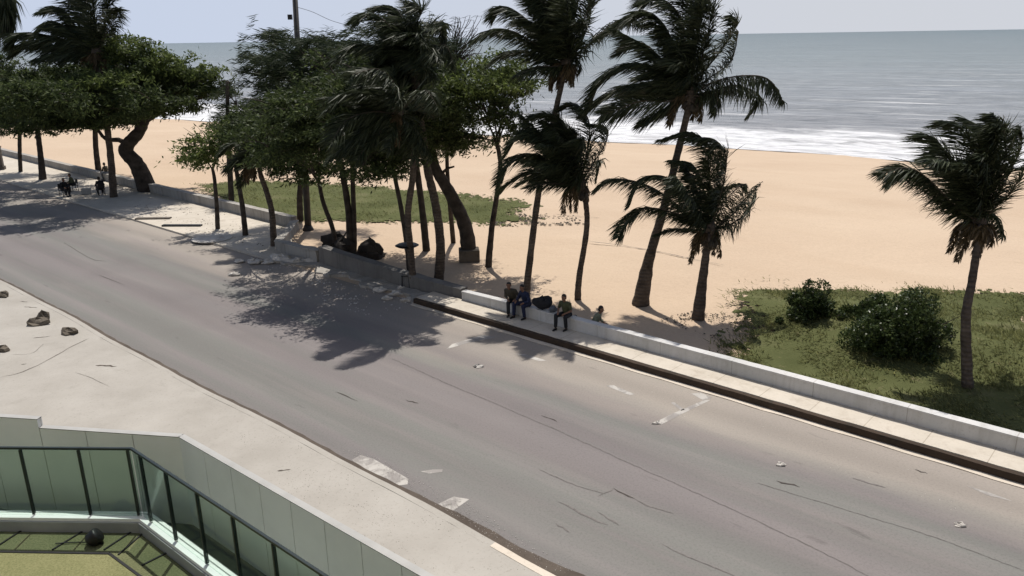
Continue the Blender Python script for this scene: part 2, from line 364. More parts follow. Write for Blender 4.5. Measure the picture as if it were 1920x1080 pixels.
def seamat():
    t = NT('sea_water'); uv = t.n('UVMap'); uv.uv_map = 'shore'
    def mp(s):
        m = t.n('Mapping'); m.inputs['Scale'].default_value = s; t.l(uv.outputs[0], m.inputs[0]); return m.outputs[0]
    sp = t.n('SeparateXYZ'); t.l(uv.outputs[0], sp.inputs[0]); T = sp.outputs['Y']
    lg = t.math('DIVIDE', t.math('LOGARITHM', t.math('ADD', t.math('MAXIMUM', T, 0), 10), 10), 4.0)   # log10(T+10)/4
    c = t.ramp(lg, [(.25, (.40, .38, .37)), (.40, (.26, .265, .275)), (.52, (.225, .24, .25)), (.64, (.18, .207, .212)), (1, (.12, .15, .156))])
    ch = t.noise(mp((.2, .62, 1)), .8, 8, .78); c = t.mix(c, t.mix(c, (.5, .53, .55), 1.0, 'MULTIPLY'), t.ramp(ch, [(.38, 1), (.6, 0)]))
    sw = t.noise(mp((.012, .06, 1)), 1, 4, .6); c = t.mix(c, t.mix(c, (1.25, 1.25, 1.28), 1.0, 'MULTIPLY'), t.ramp(sw, [(.45, 0), (.7, 1)]))
    # surf
    n1 = t.math('SUBTRACT', t.noise(mp((.05, .1, 1)), 1.0, 5, .65), .5); tt = t.math('ADD', T, t.math('MULTIPLY', n1, 26))
    f1 = t.math('MULTIPLY', t.math('SUBTRACT', 22.0, tt), .4, True)
    hole = t.noise(mp((.1, .42, 1)), 1.0, 6, .65, .6); f1 = t.math('MULTIPLY', f1, t.ramp(hole, [(.38, .25), (.50, 1)]))
    f0 = t.ramp(t.math('MULTIPLY', T, .3), [(0, 1), (1, 0)])
    # breaking lines and whitecaps farther out
    caps = t.noise(mp((.05, .42, 1)), 1.0, 6, .68, .4)
    band = t.n('TexWave'); band.wave_type = 'BANDS'; band.bands_direction = 'Y'; band.inputs['Scale'].default_value = .028; band.inputs['Distortion'].default_value = 5; band.inputs['Detail'].default_value = 3; band.inputs['Detail Scale'].default_value = .4
    t.l(mp((.12, 1, 1)), band.inputs[0])
    near = t.ramp(lg, [(.3, 1), (.5, .85), (.62, .3), (.7, 0)])
    capv = t.math('ADD', caps, t.math('MULTIPLY', band.outputs['Fac'], .13))
    f2 = t.math('MULTIPLY', t.ramp(capv, [(.66, 0), (.75, 1)]), near)
    foam = t.math('MAXIMUM', t.math('MAXIMUM', f1, t.math('MULTIPLY', f2, .8)), 0)
    soft = t.noise(mp((.3, 1.2, 1)), 1.5, 5); fc = t.ramp(soft, [(.28, (.42, .43, .445)), (.55, (.70, .70, .705))])
    t.col(t.mix(c, fc, foam))
    t.l(t.math('ADD', t.math('MULTIPLY', foam, .5), .38), t.b.inputs['Roughness']); t.b.inputs['Specular IOR Level'].default_value = .28; t.b.inputs['IOR'].default_value = 1.33
    h = t.math('ADD', t.noise(mp((.35, .9, 1)), .9, 8, .72), t.math('MULTIPLY', t.noise(mp((.03, .12, 1)), 1, 4), 2.0)); t.bump(h, .8, .9)
    return t.m
def sea_z(U, V, T):
    near = np.exp(-np.clip(T, 0, None) / 160)
    z = -2.0 + near * np.clip(T / 12, 0, 1) * (.22 * np.sin(T * .36 + 1.2 * np.sin(U * .03) + .5 * np.sin(U * .11)) + .10 * pnoise(U * .3, T * .9))
    rid = 20 + 3 * np.sin(U * .05) + 1.2 * np.sin(U * .17)
    z += .75 * np.exp(-((T - rid) / 1.7) ** 2) * (.6 + .4 * np.sin(U * .09 + 2))
    z += .4 * np.exp(-((T - rid * .5) / 1.4) ** 2) * (.55 + .45 * np.sin(U * .13))
    z += np.clip(1 - np.abs(T - 10) / 12, 0, 1) * .07 * pnoise(U * 1.7, T * 2.2)
    return z
us = np.concatenate([-np.geomspace(30000, 200, 40, endpoint=False), np.linspace(-200, 40, 400, endpoint=False), np.linspace(40, 200, 60, endpoint=False), np.geomspace(200, 30000, 30)])
ts = np.concatenate([np.linspace(-1.5, 40, 110, endpoint=False), np.linspace(40, 120, 90, endpoint=False), np.geomspace(120, 45000, 60)])
tag(grid('sea', us, ts, sea_z, seamat(), True), kind='structure')

# ------------------------------------------------------------------ road, kerbs, sidewalk, promenade
VL, VR = 10.9, 20.8
HK = .24                                     # promenade above the road
def strip(name, ul, v0, v1, z, mat, wob=0, kind='structure'):
    """sheet between v0(u) and v1(u)"""
    f0 = v0 if callable(v0) else (lambda u: v0); f1 = v1 if callable(v1) else (lambda u: v1)
    vs = []; fs = []
    for i, u in enumerate(ul):
        vs += [R(u, f0(u), z), R(u, f1(u), z)]
        if i: fs.append((2 * i - 2, 2 * i, 2 * i + 1, 2 * i - 1))
    return tag(obj(name, vs, fs, mat), kind=kind)
wobL = lambda u: VL + .05 * math.sin(u * .33 + .6) + .025 * math.sin(u * .9)
UL = [(-300 + i * 2.5) for i in range(80)] + [-100 + i * .5 for i in range(280)]
strip('ground', [-2000, -600, -300, 0, 300], -600, 9.0, -.02, M['walk'])
strip('road', UL, 8.8, lambda u: VR + .2, 0.0, M['road'])
def solid(name, ul, f0, f1, z0, z1, mat, kind='structure', parent=None, jit=0, seed=1):
    rng = random.Random(seed)
    mb = MB(); n = len(ul); vs = []; fs = []
    for u in ul:
        a, b = (f0(u) if callable(f0) else f0), (f1(u) if callable(f1) else f1)
        za = z0(u) if callable(z0) else z0; zb = z1(u) if callable(z1) else z1
        j = lambda: rng.uniform(-jit, jit)
        vs += [R(u, a, za), R(u, b, za), R(u, b + j(), zb + j()), R(u, a + j(), zb + j())]
    for i in range(n - 1):
        k = 4 * i
        for p, q in ((0, 1), (1, 2), (2, 3), (3, 0)): fs.append((k + p, k + 4 + p, k + 4 + q, k + q))
    fs += [(0, 1, 2, 3), (4 * n - 1, 4 * n - 2, 4 * n - 3, 4 * n - 4)]
    o = obj(name, vs, fs, mat, parent)
    if kind: tag(o, kind=kind)
    return o
US = [-300 + i * 5 for i in range(45)] + [-75 + i * .4 for i in range(260)]
solid('sidewalk', US, -8, lambda u: wobL(u) - .32, -.015, .13, M['walk'])
solid('near_kerb', [u for u in US if u > -10.5], lambda u: wobL(u) - .318, lambda u: wobL(u) - .14, -.012, .137, M['kerbline'], jit=.006)
solid('near_kerb', [u for u in US if u < -10.1], lambda u: wobL(u) - .318, lambda u: wobL(u) - .14, -.012, .135, M['walk'], jit=.006)
solid('near_gutter', US, lambda u: wobL(u) - .138, lambda u: wobL(u) + .10 + max(0, min(1, (u + 14) / 6)) * (.22 + .05 * math.sin(u * 2.1)) + .02 * math.sin(u * 5.2), -.01, .012, M['dirt'], jit=.004)
UP = [-34.6 + i * .35 for i in range(150)]
UK = [u for u in UP if u > -24.3]; UB = [u for u in UP if u <= -23.9]
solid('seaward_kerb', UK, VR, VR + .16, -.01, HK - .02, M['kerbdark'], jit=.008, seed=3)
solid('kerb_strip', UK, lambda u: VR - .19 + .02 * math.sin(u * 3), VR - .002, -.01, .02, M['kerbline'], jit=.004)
WF = lambda u: 21.94 + .02 * math.sin(u)
solid('promenade', UK, VR + .162, WF, -.01, HK, M['prom'], jit=.006)
solid('broken_promenade', UB, lambda u: VR + .35 + .3 * math.sin(u * 1.9) + .16 * math.sin(u * 5.3 + 1), WF, -.01, lambda u: .10 + .03 * math.sin(u * 2.7), M['oldwall'], jit=.03)

# markings and cracks
def patch(mb, pts, z=.004):
    b = len(mb.v); mb.v += [G(x, y, z) for x, y in pts]; mb.f.append([b + i for i in range(len(pts))][::-1])
mk = MB()
patch(mk, [(660, 862), (676, 853), (700, 860), (735, 880), (766, 898), (764, 908), (735, 912), (700, 893), (672, 874)])
patch(mk, [(814, 948), (851, 931), (880, 936), (842, 963)])
patch(mk, [(789, 884), (812, 880), (830, 880), (829, 885), (805, 888)])
patch(mk, [(1136, 723), (1150, 722), (1190, 739), (1180, 741)]); patch(mk, [(966, 663), (985, 664), (1025, 676), (1010, 677)])
patch(mk, [(1296, 738), (1314, 736), (1335, 746), (1318, 750)])
patch(mk, [(1322, 749), (1332, 750), (1275, 778), (1240, 796), (1226, 793), (1262, 775)])
patch(mk, [(1258, 755), (1264, 754), (1284, 768), (1277, 770)]); patch(mk, [(836, 655), (848, 645), (905, 628), (935, 632), (880, 642)])
patch(mk, [(1812, 910), (1860, 925), (1900, 940), (1850, 928)])
tag(mk.build('road_markings', M['paint']), kind='structure')
def crackline(mb, pts, w, z=.007, seed=0, n=None, onz=0):
    rng = random.Random(seed); q = [G(x, y, onz + z) for x, y in pts]; n = n or len(pts) * 6
    s = spline(q, n); prev = None
    for i, p in enumerate(s):
        t = (s[min(i + 1, n)] - s[max(i - 1, 0)]).normalized(); sd_ = Vector((-t.y, t.x, 0))
        ww = w * rng.uniform(.4, 1.3) * (.15 if i in (0, n) else 1); j = sd_ * rng.uniform(-w, w) * .7
        a = len(mb.v); mb.v += [p + sd_ * ww / 2 + j, p - sd_ * ww / 2 + j]
        if i: mb.f.append([a - 2, a - 1, a + 1, a])
ck = MB()
for i, (pts, w) in enumerate([(((1150, 916), (1190, 935)), .05), 
        (((1455, 902), (1500, 912)), .06), (((760, 750), (785, 756)), .05), (((1715, 880), (1740, 888)), .05), (((1015, 778), (1045, 790)), .04), (((630, 735), (670, 752)), .04),
        (((120, 455), (128, 460), (170, 485), (200, 490)), .03), (((185, 515), (235, 535)), .03), (((1690, 640), (1700, 642)), .02)]):
    crackline(ck, pts, w, seed=i, n=len(pts) * 2)
tag(ck.build('road_cracks', M['crack']), kind='structure')
ck = MB(); crackline(ck, [(735, 672), (830, 715), (1030, 800), (1180, 868), (1330, 935), (1480, 1005), (1640, 1085)], .028, seed=50, n=90)
crackline(ck, [(1010, 880), (1080, 910), (1130, 925)], .03, seed=51)
for i, (pts, w) in enumerate([(((1150, 917), (1120, 930)), .03), (((1190, 935), (1225, 952), (1265, 962)), .04), (((1045, 940), (1090, 962), (1140, 985)), .05), (((1040, 982), (1070, 996)), .08), (((1240, 1020), (1310, 1052), (1380, 1080)), .03), (((1120, 960), (1160, 985)), .05), (((1600, 895), (1660, 915)), .06)]): crackline(ck, pts, w, seed=80 + i, n=len(pts) * 2)
crackline(ck, [(1420, 905), (1600, 960), (1760, 1010), (1920, 1070)], .022, seed=52, n=50)
tag(ck.build('road_seam', M['crackl']), kind='structure')
ck = MB()
for i, (pts, w) in enumerate([(((0, 707), (40, 698), (90, 675), (130, 652), (168, 634)), .035), (((20, 665), (60, 662), (83, 643)), .02), (((140, 698), (170, 708), (205, 725)), .015),
        (((45, 575), (70, 577)), .05), (((62, 634), (95, 630)), .05), (((178, 686), (218, 687)), .12), (((520, 884), (545, 880)), .06), (((38, 565), (52, 566)), .05), (((40, 683), (50, 682)), .04)]):
    crackline(ck, pts, w * .8, seed=i + 30, onz=.13, n=len(pts) * 3)
tag(ck.build('sidewalk_cracks', M['dirt']), kind='structure')

# wide landward part of the promenade and the beach walls
V1 = lambda u: 25.55 + max(0, -(u + 40)) * .012
UW = [-300 + i * 6 for i in range(38)] + [-75 + i * .5 for i in range(71)] + [-40.0]
solid('wide_promenade', [u for u in UW] + [-36.8, -34.62], lambda u: VR - .05 if u < -35 else VR, lambda u: V1(u) if u <= -40 else V1(-40) + (u + 40) / 5.4 * (21.9 - 25.55), -.012, .10, M['prom'])
def wall_seg(name, pts, th, label, cat, mat, capmat=None, base=.0, jit=.012, seed=5, group=None):
    """pts: (u, v, ztop); body plus a cap course"""
    e = empty(name, R(pts[0][0], pts[0][1], 0), label, cat, group)
    rng = random.Random(seed)
    for part, z0f, z1f, grow, m in (('wall_body', lambda z: base - .1, lambda z: z - .06, 0, mat), ('coping', lambda z: z - .058, lambda z: z, .03, capmat or mat)):
        vs = []; fs = []; dense = []
        for (a, b) in zip(pts, pts[1:]):
            L = math.hypot(b[0] - a[0], b[1] - a[1]); k = max(1, int(L / .7))
            dense += [tuple(a[j] + (b[j] - a[j]) * i / k for j in range(3)) for i in range(k)]
        dense.append(pts[-1])
        for i, (u, v, z) in enumerate(dense):
            a = dense[max(i - 1, 0)]; b = dense[min(i + 1, len(dense) - 1)]
            tu, tv = b[0] - a[0], b[1] - a[1]; L = math.hypot(tu, tv); nu, nv = -tv / L, tu / L
            j = rng.uniform(-jit, jit)
            vs += [R(u - nu * grow, v - nv * grow, z0f(z)), R(u + nu * (th + grow), v + nv * (th + grow), z0f(z)),
                   R(u + nu * (th + grow), v + nv * (th + grow), z1f(z) + j), R(u - nu * grow, v - nv * grow, z1f(z) + j * .7)]
        n = len(dense)
        for i in range(n - 1):
            k = 4 * i
            for p, q in ((0, 1), (1, 2), (2, 3), (3, 0)): fs.append((k + p, k + 4 + p, k + 4 + q, k + q))
        fs += [(0, 1, 2, 3), (4 * n - 1, 4 * n - 2, 4 * n - 3, 4 * n - 4)]
        obj(part, vs, fs, m, e)
    return e
wall_seg('beach_wall', [(-260, V1(-260), .62), (-75, V1(-75), .66), (-40, 25.55, .72)], .38, 'long low weathered beach wall set back beyond the wide promenade, running to the far left', 'wall', M['oldwall'], None, 0)
wall_seg('beach_wall', [(-40.0, 25.55, .55), (-38.4, 24.0, .5), (-36.2, 22.0, .6), (-34.9, 21.9, .62), (-32.4, 21.9, .70)], .4, 'grey crumbling wall corner that steps from the far wall to the road', 'wall', M['oldwall'], None, 0, .04, 7)
wall_seg('beach_wall', [(-32.1, 21.85, .98), (-29, 21.9, .82), (-25.5, 22.0, .66), (-22.6, 22.1, .60)], .4, 'taller streaked wall stretch with tree shade darkened into its colour, between corner and people', 'wall', M['darkwall'], None, 0, .02, 8)
wall_seg('beach_wall', [(-22.4, 21.95, HK + .36), (-17, 21.95, HK + .45), (15, 21.95, HK + .46)], .24, 'pale painted seat wall beside the lit promenade, with people sitting on it', 'wall', M['wall'], M['wall'], 0, .004)
rb = MB()
for i, (x, y, s) in enumerate([(478, 492, .5), (528, 487, .75), (556, 490, .55), (585, 490, .5), (505, 492, .45), (450, 490, .35)]):
    mb = MB(); mb.rock(G(x, y, .05), (s * .9, s * .6, s * .42), i + 3, .6, 7)
    tag(mb.build('concrete_chunk', M['rubble']), ['broken pale slab leftmost of the row at the foot of the wall corner', 'largest pale broken slab leaning under the wall corner', 'pale broken slab just right of the largest one', 'pale broken slab rightmost of the row by the tall dark wall', 'small broken lump between the two left slabs', 'flat low rubble slab lying farthest toward the road edge'][i], 'rubble', 'broken slabs below the wall corner')
for i, (x, y, s, lb) in enumerate([(762, 563, .2, 'small pale rubble lump at the very start of the dark kerb'), (742, 552, .26, 'dark rubble lump left of the kerb start in deep shade'), (725, 560, .2, 'rubble lump lowest of the heap on the shaded road edge'), (712, 545, .24, 'rubble lump leftmost of the heap by the kerb start'), (752, 541, .18, 'rubble lump against the wall near the small stool'), (824, 531, .12, 'tiny white lump on the shaded sand at the foot of the tall grove palm'), (640, 515, .2, 'pale crumb in the middle of the shaded wall foot'), (440, 515, .22, 'flat pale fragment out on the shaded road')]):
    mb = MB(); mb.rock(G(x, y, .04), (s * 1.2, s * .8, s * .8), i + 140, .6, 7); tag(mb.build('rubble_lump', M['rubble']), lb, 'rubble', 'loose rubble around the broken kerb')
for i, (x, y, s, lb) in enumerate([(70, 608, .42, 'large two-tiered brown stone lying on the near sidewalk'), (131, 625, .36, 'rounded brown stone near the dark kerb on the sidewalk'), (3, 556, .34, 'brown stone cut by the left picture edge, farthest up the sidewalk'), (2, 658, .3, 'small dark stone at the left picture edge, nearest on the sidewalk')]):
    mb = MB(); mb.rock(G(x, y, .13), (s, s * .7, s * .75), i + 20, .62, 8)
    if i == 0: mb.rock(G(x + 12, y - 10, .25), (s * .55, s * .5, s * .75), 77, .8, 7)
    tag(mb.build('rock', M['rock']), lb, 'rock', 'rocks on the near sidewalk')
for i, (x, y, s, lb) in enumerate([(1464, 872, .13, 'small pale stone in the middle of the sandy lane'), (1800, 985, .13, 'small pale stone on the road at the lower right'), (1232, 794, .12, 'small pale stone at the end of the white line on the road'), (897, 688, .16, 'grey flat lump on the road below the curled shadow')]):
    mb = MB(); mb.rock(G(x, y), (s * 1.1, s * .7, s * .7), i + 40, .6, 7)
    tag(mb.build('stone', M['rubble']), lb, 'stone', 'loose stones on the road')
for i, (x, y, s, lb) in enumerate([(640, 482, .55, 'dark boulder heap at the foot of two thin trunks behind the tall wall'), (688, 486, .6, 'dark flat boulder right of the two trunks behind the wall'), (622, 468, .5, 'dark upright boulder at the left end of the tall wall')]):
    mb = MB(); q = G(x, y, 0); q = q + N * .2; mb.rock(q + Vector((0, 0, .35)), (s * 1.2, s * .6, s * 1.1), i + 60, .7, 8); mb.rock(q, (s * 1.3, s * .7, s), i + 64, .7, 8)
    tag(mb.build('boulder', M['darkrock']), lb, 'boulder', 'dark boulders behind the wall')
mb = MB()
for i, (x, y, w, h) in enumerate([(398, 447, 1.5, .5), ]):
    q = G(x, y, .11); mb.lathe(q, [(1.05, -.02), (1.1, .02), (1.06, .05), (.01, .055)], 24)
tag(mb.build('manhole_cover', M['rubble']), 'round pale concrete cover lying flat in the tree shade', 'manhole cover')
mb = MB(); a = G(305, 423, .13); b = G(378, 423, .13); mb.bar(a, b, .28, .12)
tag(mb.build('timber_beam', M['black']), 'dark straight beam lying on the sandy promenade', 'beam')
mb = MB(); a = G(255, 410, .13); b = G(320, 409, .13); mb.bar(a, b, .35, .1)
tag(mb.build('timber_beam', M['wood']), 'brown plank lying beyond the dark beam on the promenade', 'beam')
mb = MB(); mb.box(G(3, 320, .0) + Vector((0, 0, .9)), (.45, .45, 2.2), .3); mb.box(G(3, 320, .0) + Vector((0, 0, .15)), (.62, .62, .5), .3); mb.box(G(3, 320, 0) + Vector((0, 0, 2.06)), (.55, .55, .12), .3)
tag(mb.build('gate_post', M['wood']), 'square brown post at the left picture edge, ending the beach wall', 'post')

# ------------------------------------------------------------------ grass
def inpoly(x, y, poly):
    c = np.zeros(x.shape, bool); n = len(poly)
    for i in range(n):
        x1, y1 = poly[i]; x2, y2 = poly[(i + 1) % n]
        c ^= ((y1 > y) != (y2 > y)) & (x < (x2 - x1) * (y - y1) / (y2 - y1 + 1e-9) + x1)
    return c
def grass(name, pix, bumpf, dens, seed, label_unused=None):
    poly = [UV(G(x, y)) for x, y in pix]; rng = np.random.default_rng(seed)
    u0, u1 = min(p[0] for p in poly), max(p[0] for p in poly); v0, v1 = min(p[1] for p in poly), max(p[1] for p in poly)
    st = .16; us = np.arange(u0 - 1, u1 + 1, st); vs = np.arange(v0 - 1, v1 + 1, st)
    U, V = np.meshgrid(us, vs, indexing='ij')
    pu = U + .7 * pnoise(U * 1.3, V * 1.2) + .5 * pnoise(U * 5, V * 5) + .35 * rng.normal(size=U.shape); pv = V + .6 * pnoise(V * 1.1, U * 1.4, 0, 2) + .4 * pnoise(V * 5, U * 5, 0, 5) + .3 * rng.normal(size=U.shape)
    ins = inpoly(pu, pv, poly)
    hz = lambda u, v: sand_z(u, v) + bumpf(u, v)
    Z = hz(U, V) + .012
    idx = -np.ones(U.shape, int); vsl = []; fs = []
    for i in range(len(us) - 1):
        for j in range(len(vs) - 1):
            if ins[i, j] and vs[j] > 22.3:
                f = []
                for a, b in ((i, j), (i + 1, j), (i + 1, j + 1), (i, j + 1)):
                    if idx[a, b] < 0: idx[a, b] = len(vsl); vsl.append(R(us[a], vs[b], Z[a, b]))
                    f.append(idx[a, b])
                fs.append(f)
    o = tag(obj(name + '_ground', vsl, fs, M['grass'], None, True), kind='structure')
    # blades in tufts
    n = int((u1 - u0 + 2) * (v1 - v0 + 2) * dens); bu = rng.uniform(u0 - 1, u1 + 1, n); bv = rng.uniform(v0 - 1, v1 + 1, n)
    pu = bu + .7 * pnoise(bu * 1.3, bv * 1.2) + .55 * rng.normal(size=n); pv = bv + .7 * pnoise(bv * 1.1, bu * 1.4, 0, 2) + .45 * rng.normal(size=n)
    k = inpoly(pu, pv, poly) & (bv > 22.35) & (pnoise(bu * 1.8, bv * 1.7, 0, 9) + .5 * pnoise(bu * 6, bv * 6, 0, 4) > rng.uniform(-.9, .4, n)); bu, bv = bu[k], bv[k]; n = len(bu)
    base = np.stack([D.x * bu + N.x * bv, D.y * bu + N.y * bv, hz(bu, bv)], 1)
    h = rng.uniform(.05, .17, n) * (1 + .5 * pnoise(bu * .9, bv * .9, 0, 7)); a = rng.uniform(0, 6.28, n); w = rng.uniform(.012, .03, n)
    top = base + np.stack([rng.normal(-.09, .08, n), rng.normal(0, .08, n), h], 1); s = np.stack([np.cos(a) * w, np.sin(a) * w, 0 * a], 1)
    q = np.stack([base - s, base + s, top + s * .25, top - s * .25], 1)
    tag(quadmesh(name + '_blades', q, M['blade']), 'low wind-flattened dune grass ' + label_unused, 'grass', kind='stuff')
    return hz
def bump_r(u, v):
    return .55 * np.exp(-((v - 29.0) / 3.0) ** 2) * (1 / (1 + np.exp(-(u + 15.5) * .9))) + .12 * pnoise(u * .8, v * .8) * np.clip((v - 23) / 2, 0, 1)
def bump_m(u, v): return .05 * pnoise(u * .8, v * .8) + .04
hz_r = grass('grass', [(1395, 600), (1365, 575), (1385, 552), (1470, 543), (1560, 545), (1700, 540), (1790, 545), (1950, 560), (2100, 600), (2150, 900), (1920, 848), (1700, 798), (1500, 748), (1420, 716), (1340, 672), (1365, 635)], bump_r, 300, 1, 'on the mound behind the seat wall, around the bushes')
hz_m = grass('grass', [(362, 345), (450, 338), (620, 346), (760, 356), (870, 366), (960, 376), (990, 388), (940, 400), (985, 412), (930, 421), (840, 416), (700, 415), (560, 414), (480, 402), (400, 375)], bump_m, 60, 2, 'in a flat patch on the sand behind the tree trunks')

# ------------------------------------------------------------------ foliage and trees
WIND = np.array([-1.0, -.12, -.12])
def norm(a): return a / (np.linalg.norm(a, axis=-1, keepdims=True) + 1e-9)
def lobe_leaves(rng, lobes, Y, kind, dens=1.0):
    out = []
    for L in lobes:
        x, y, rx, ry = L[:4]; dy = L[4] if len(L) > 4 else 0; dn = L[5] if len(L) > 5 else 1
        ls = min(max(Y / 40, .9), 1.3); YY = Y + dy; c = np.array(P(x, y, YY)); k = YY / F * .98
        r = np.array([rx * k, 0, ry * k]); r[1] = min(max((r[0] + r[2]) * .5, .9), 3.2)
        area = math.pi * r[0] * r[2]; nc = max(8, int(area * 7.5))
        d = norm(rng.normal(size=(nc, 3))); rad = rng.uniform(.1, 1, nc) ** .42 * rng.uniform(.74, 1.26, nc)
        cc = c + d * rad[:, None] * r + WIND * rng.uniform(-.2, .35, nc)[:, None]
        m = int({'needle': 66, 'broad': 56, 'green': 56}[kind] * dens * dn)
        n = nc * m; cid = np.repeat(np.arange(nc), m); e_ = rng.normal(size=(n, 3)) * .5
        ax = norm(WIND + rng.normal(size=(nc, 3)) * .35)[cid]; sz = rng.uniform(.3, .75, nc)[cid]; th = rng.uniform(.12, .26, nc)[cid]
        al = e_[:, :1]; p = cc[cid] + ax * al * sz[:, None] + np.stack([e_[:, 1] * th * 1.1, e_[:, 1] * th * 2.2, e_[:, 2] * th * .8 - .06 * al[:, 0] ** 2], 1)
        g = pnoise(p[:, 0] * 2.1, p[:, 1] * 1.9, p[:, 2] * 4.2, 1); k_ = g > -.5; p = p[k_]; n = len(p)
        d = norm(rng.normal(size=(n, 3)))
        if kind == 'needle':
            a = norm(WIND * 1.3 + d * .75) * rng.uniform(.22, .6, n)[:, None]; w = rng.uniform(.010, .024, n) * ls
        elif kind == 'broad':
            a = norm(WIND * .75 + d * .9 + np.array([0, 0, -.1])) * rng.uniform(.12, .34, n)[:, None] * ls; w = rng.uniform(.02, .05, n) * ls
        else:
            a = norm(WIND * .6 + d * .9) * rng.uniform(.12, .32, n)[:, None] * ls; w = rng.uniform(.02, .055, n) * ls
        b = norm(np.cross(a, rng.normal(size=(n, 3)))) * w[:, None]
        out.append(np.stack([p, p + a * .45 + b, p + a, p + a * .45 - b], 1))
    return np.concatenate(out)
def make_tree(name, base, trunk, rads, lobes, kind, mat, label, cat='tree', seed=0, group=None, zb=0.0, dens=1.0, extra_trunks=(), limbs=True, barkm='tree_bark', lean=0.0, tops=None):
    rng = np.random.default_rng(seed); pr = random.Random(seed)
    b = G(base[0], base[1], zb); Y = b.y
    e = empty(name, b, label, cat, group)
    n = len(trunk) + 1
    pts = [b - Vector((0, 0, .15))] + [P(x, y, Y + lean * (i + 1) / n) for i, (x, y) in enumerate(trunk)]
    s = spline(pts, 7 * n); mb = MB(); rr = [np.interp(i / (len(s) - 1), np.linspace(0, 1, len(rads)), rads) for i in range(len(s))]
    mb.tube(s, rr, 9, True, .06, pr)
    for et in extra_trunks:
        q = spline([P(x, y, Y + et[2]) for x, y in et[0]], 8); mb.tube(q, [et[1] * (1 - .55 * i / 8) for i in range(9)], 8, True, .06, pr)
    mb.build('trunk', M[barkm], e, True)
    if lobes:
        if limbs:
            lm = MB(); top = s[-1]
            for L in lobes:
                c = P(L[0], L[1], Y + (L[4] if len(L) > 4 else 0)); st = s[-1 - pr.randint(0, 3)]
                mid = st.lerp(c, .5) + Vector((pr.uniform(-.2, .2), pr.uniform(-.2, .2), pr.uniform(0, .35)))
                q = spline([st, mid, c], 7); lm.tube(q, [rads[-1] * .55 * (1 - .75 * i / 7) for i in range(8)], 6)
                k = Y / F
                for j in range(9):
                    st2 = q[pr.randint(3, 7)]
                    t = Vector((pr.uniform(-1.05, .7) * L[2] * k, pr.uniform(-.8, .8) * L[2] * k * .6, pr.uniform(-.4, 1.0) * L[3] * k)) + c
                    md = st2.lerp(t, .5) + Vector((0, 0, pr.uniform(-.1, .25))); lm.tube(spline([st2, md, t], 5), [.035, .03, .024, .018, .012, .007], 5, False)
            lm.build('limbs', M['tree_bark'], e, True)
        quadmesh('crown', lobe_leaves(rng, lobes, Y, kind, dens), M[mat], e)
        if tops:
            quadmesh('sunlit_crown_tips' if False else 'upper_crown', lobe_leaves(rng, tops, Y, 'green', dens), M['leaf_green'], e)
    return e

def frond_quads(rng, pts, L, dens=32, droop=.5, wind=.55, w=.026, spread=.75, gap=0.0):
    """leaflets either side of a curved midrib; returns (n,4,3) and the midrib"""
    length = sum((Vector(b) - Vector(a)).length for a, b in zip(pts, pts[1:])); n = max(16, int(length * dens))
    s = np.array([tuple(p) for p in spline(pts, n)]); t = norm(np.gradient(s, axis=0))
    out = []
    sidev = norm(np.cross(t, np.array([0, 0, 1.0]) + .25 * rng.normal(size=3)))
    f = np.linspace(0, 1, n + 1)
    Lf = L * np.clip(np.minimum(f / .18 + .25, 1.0), 0, 1) * (1 - .62 * np.clip((f - .55) / .45, 0, 1) ** 1.6)
    for rep in range(2):
        for sg in (-1, 1):
            k = (f > .06) & (rng.uniform(size=n + 1) > gap); m = k.sum()
            a = t[k] * (.55 + .3 * rng.uniform(size=(m, 1))) + sg * sidev[k] * spread * rng.uniform(.6, 1.2, (m, 1)) + WIND * wind * rng.uniform(.5, 1.3, (m, 1)) + np.array([0, 0, -droop * .45]) + rng.normal(size=(m, 3)) * .12
            a = norm(a) * (Lf[k] * rng.uniform(.55, 1.2, m))[:, None]
            p0 = s[k] + rng.normal(size=(m, 3)) * .008
            p1 = p0 + a * .5
            a2 = norm(a + np.array([0, 0, -droop * .8]) * np.linalg.norm(a, axis=1)[:, None] + WIND * .25 * L) * np.linalg.norm(a, axis=1)[:, None] * .52
            p2 = p1 + a2
            b = norm(np.cross(a, rng.normal(size=(m, 3)))) * w * rng.uniform(.6, 1.2, (m, 1))
            out.append(np.stack([p0 - b * .5, p0 + b * .5, p1 + b, p1 - b], 1)); out.append(np.stack([p1 - b, p1 + b, p2 + b * .12, p2 - b * .12], 1))
    return np.concatenate(out), s
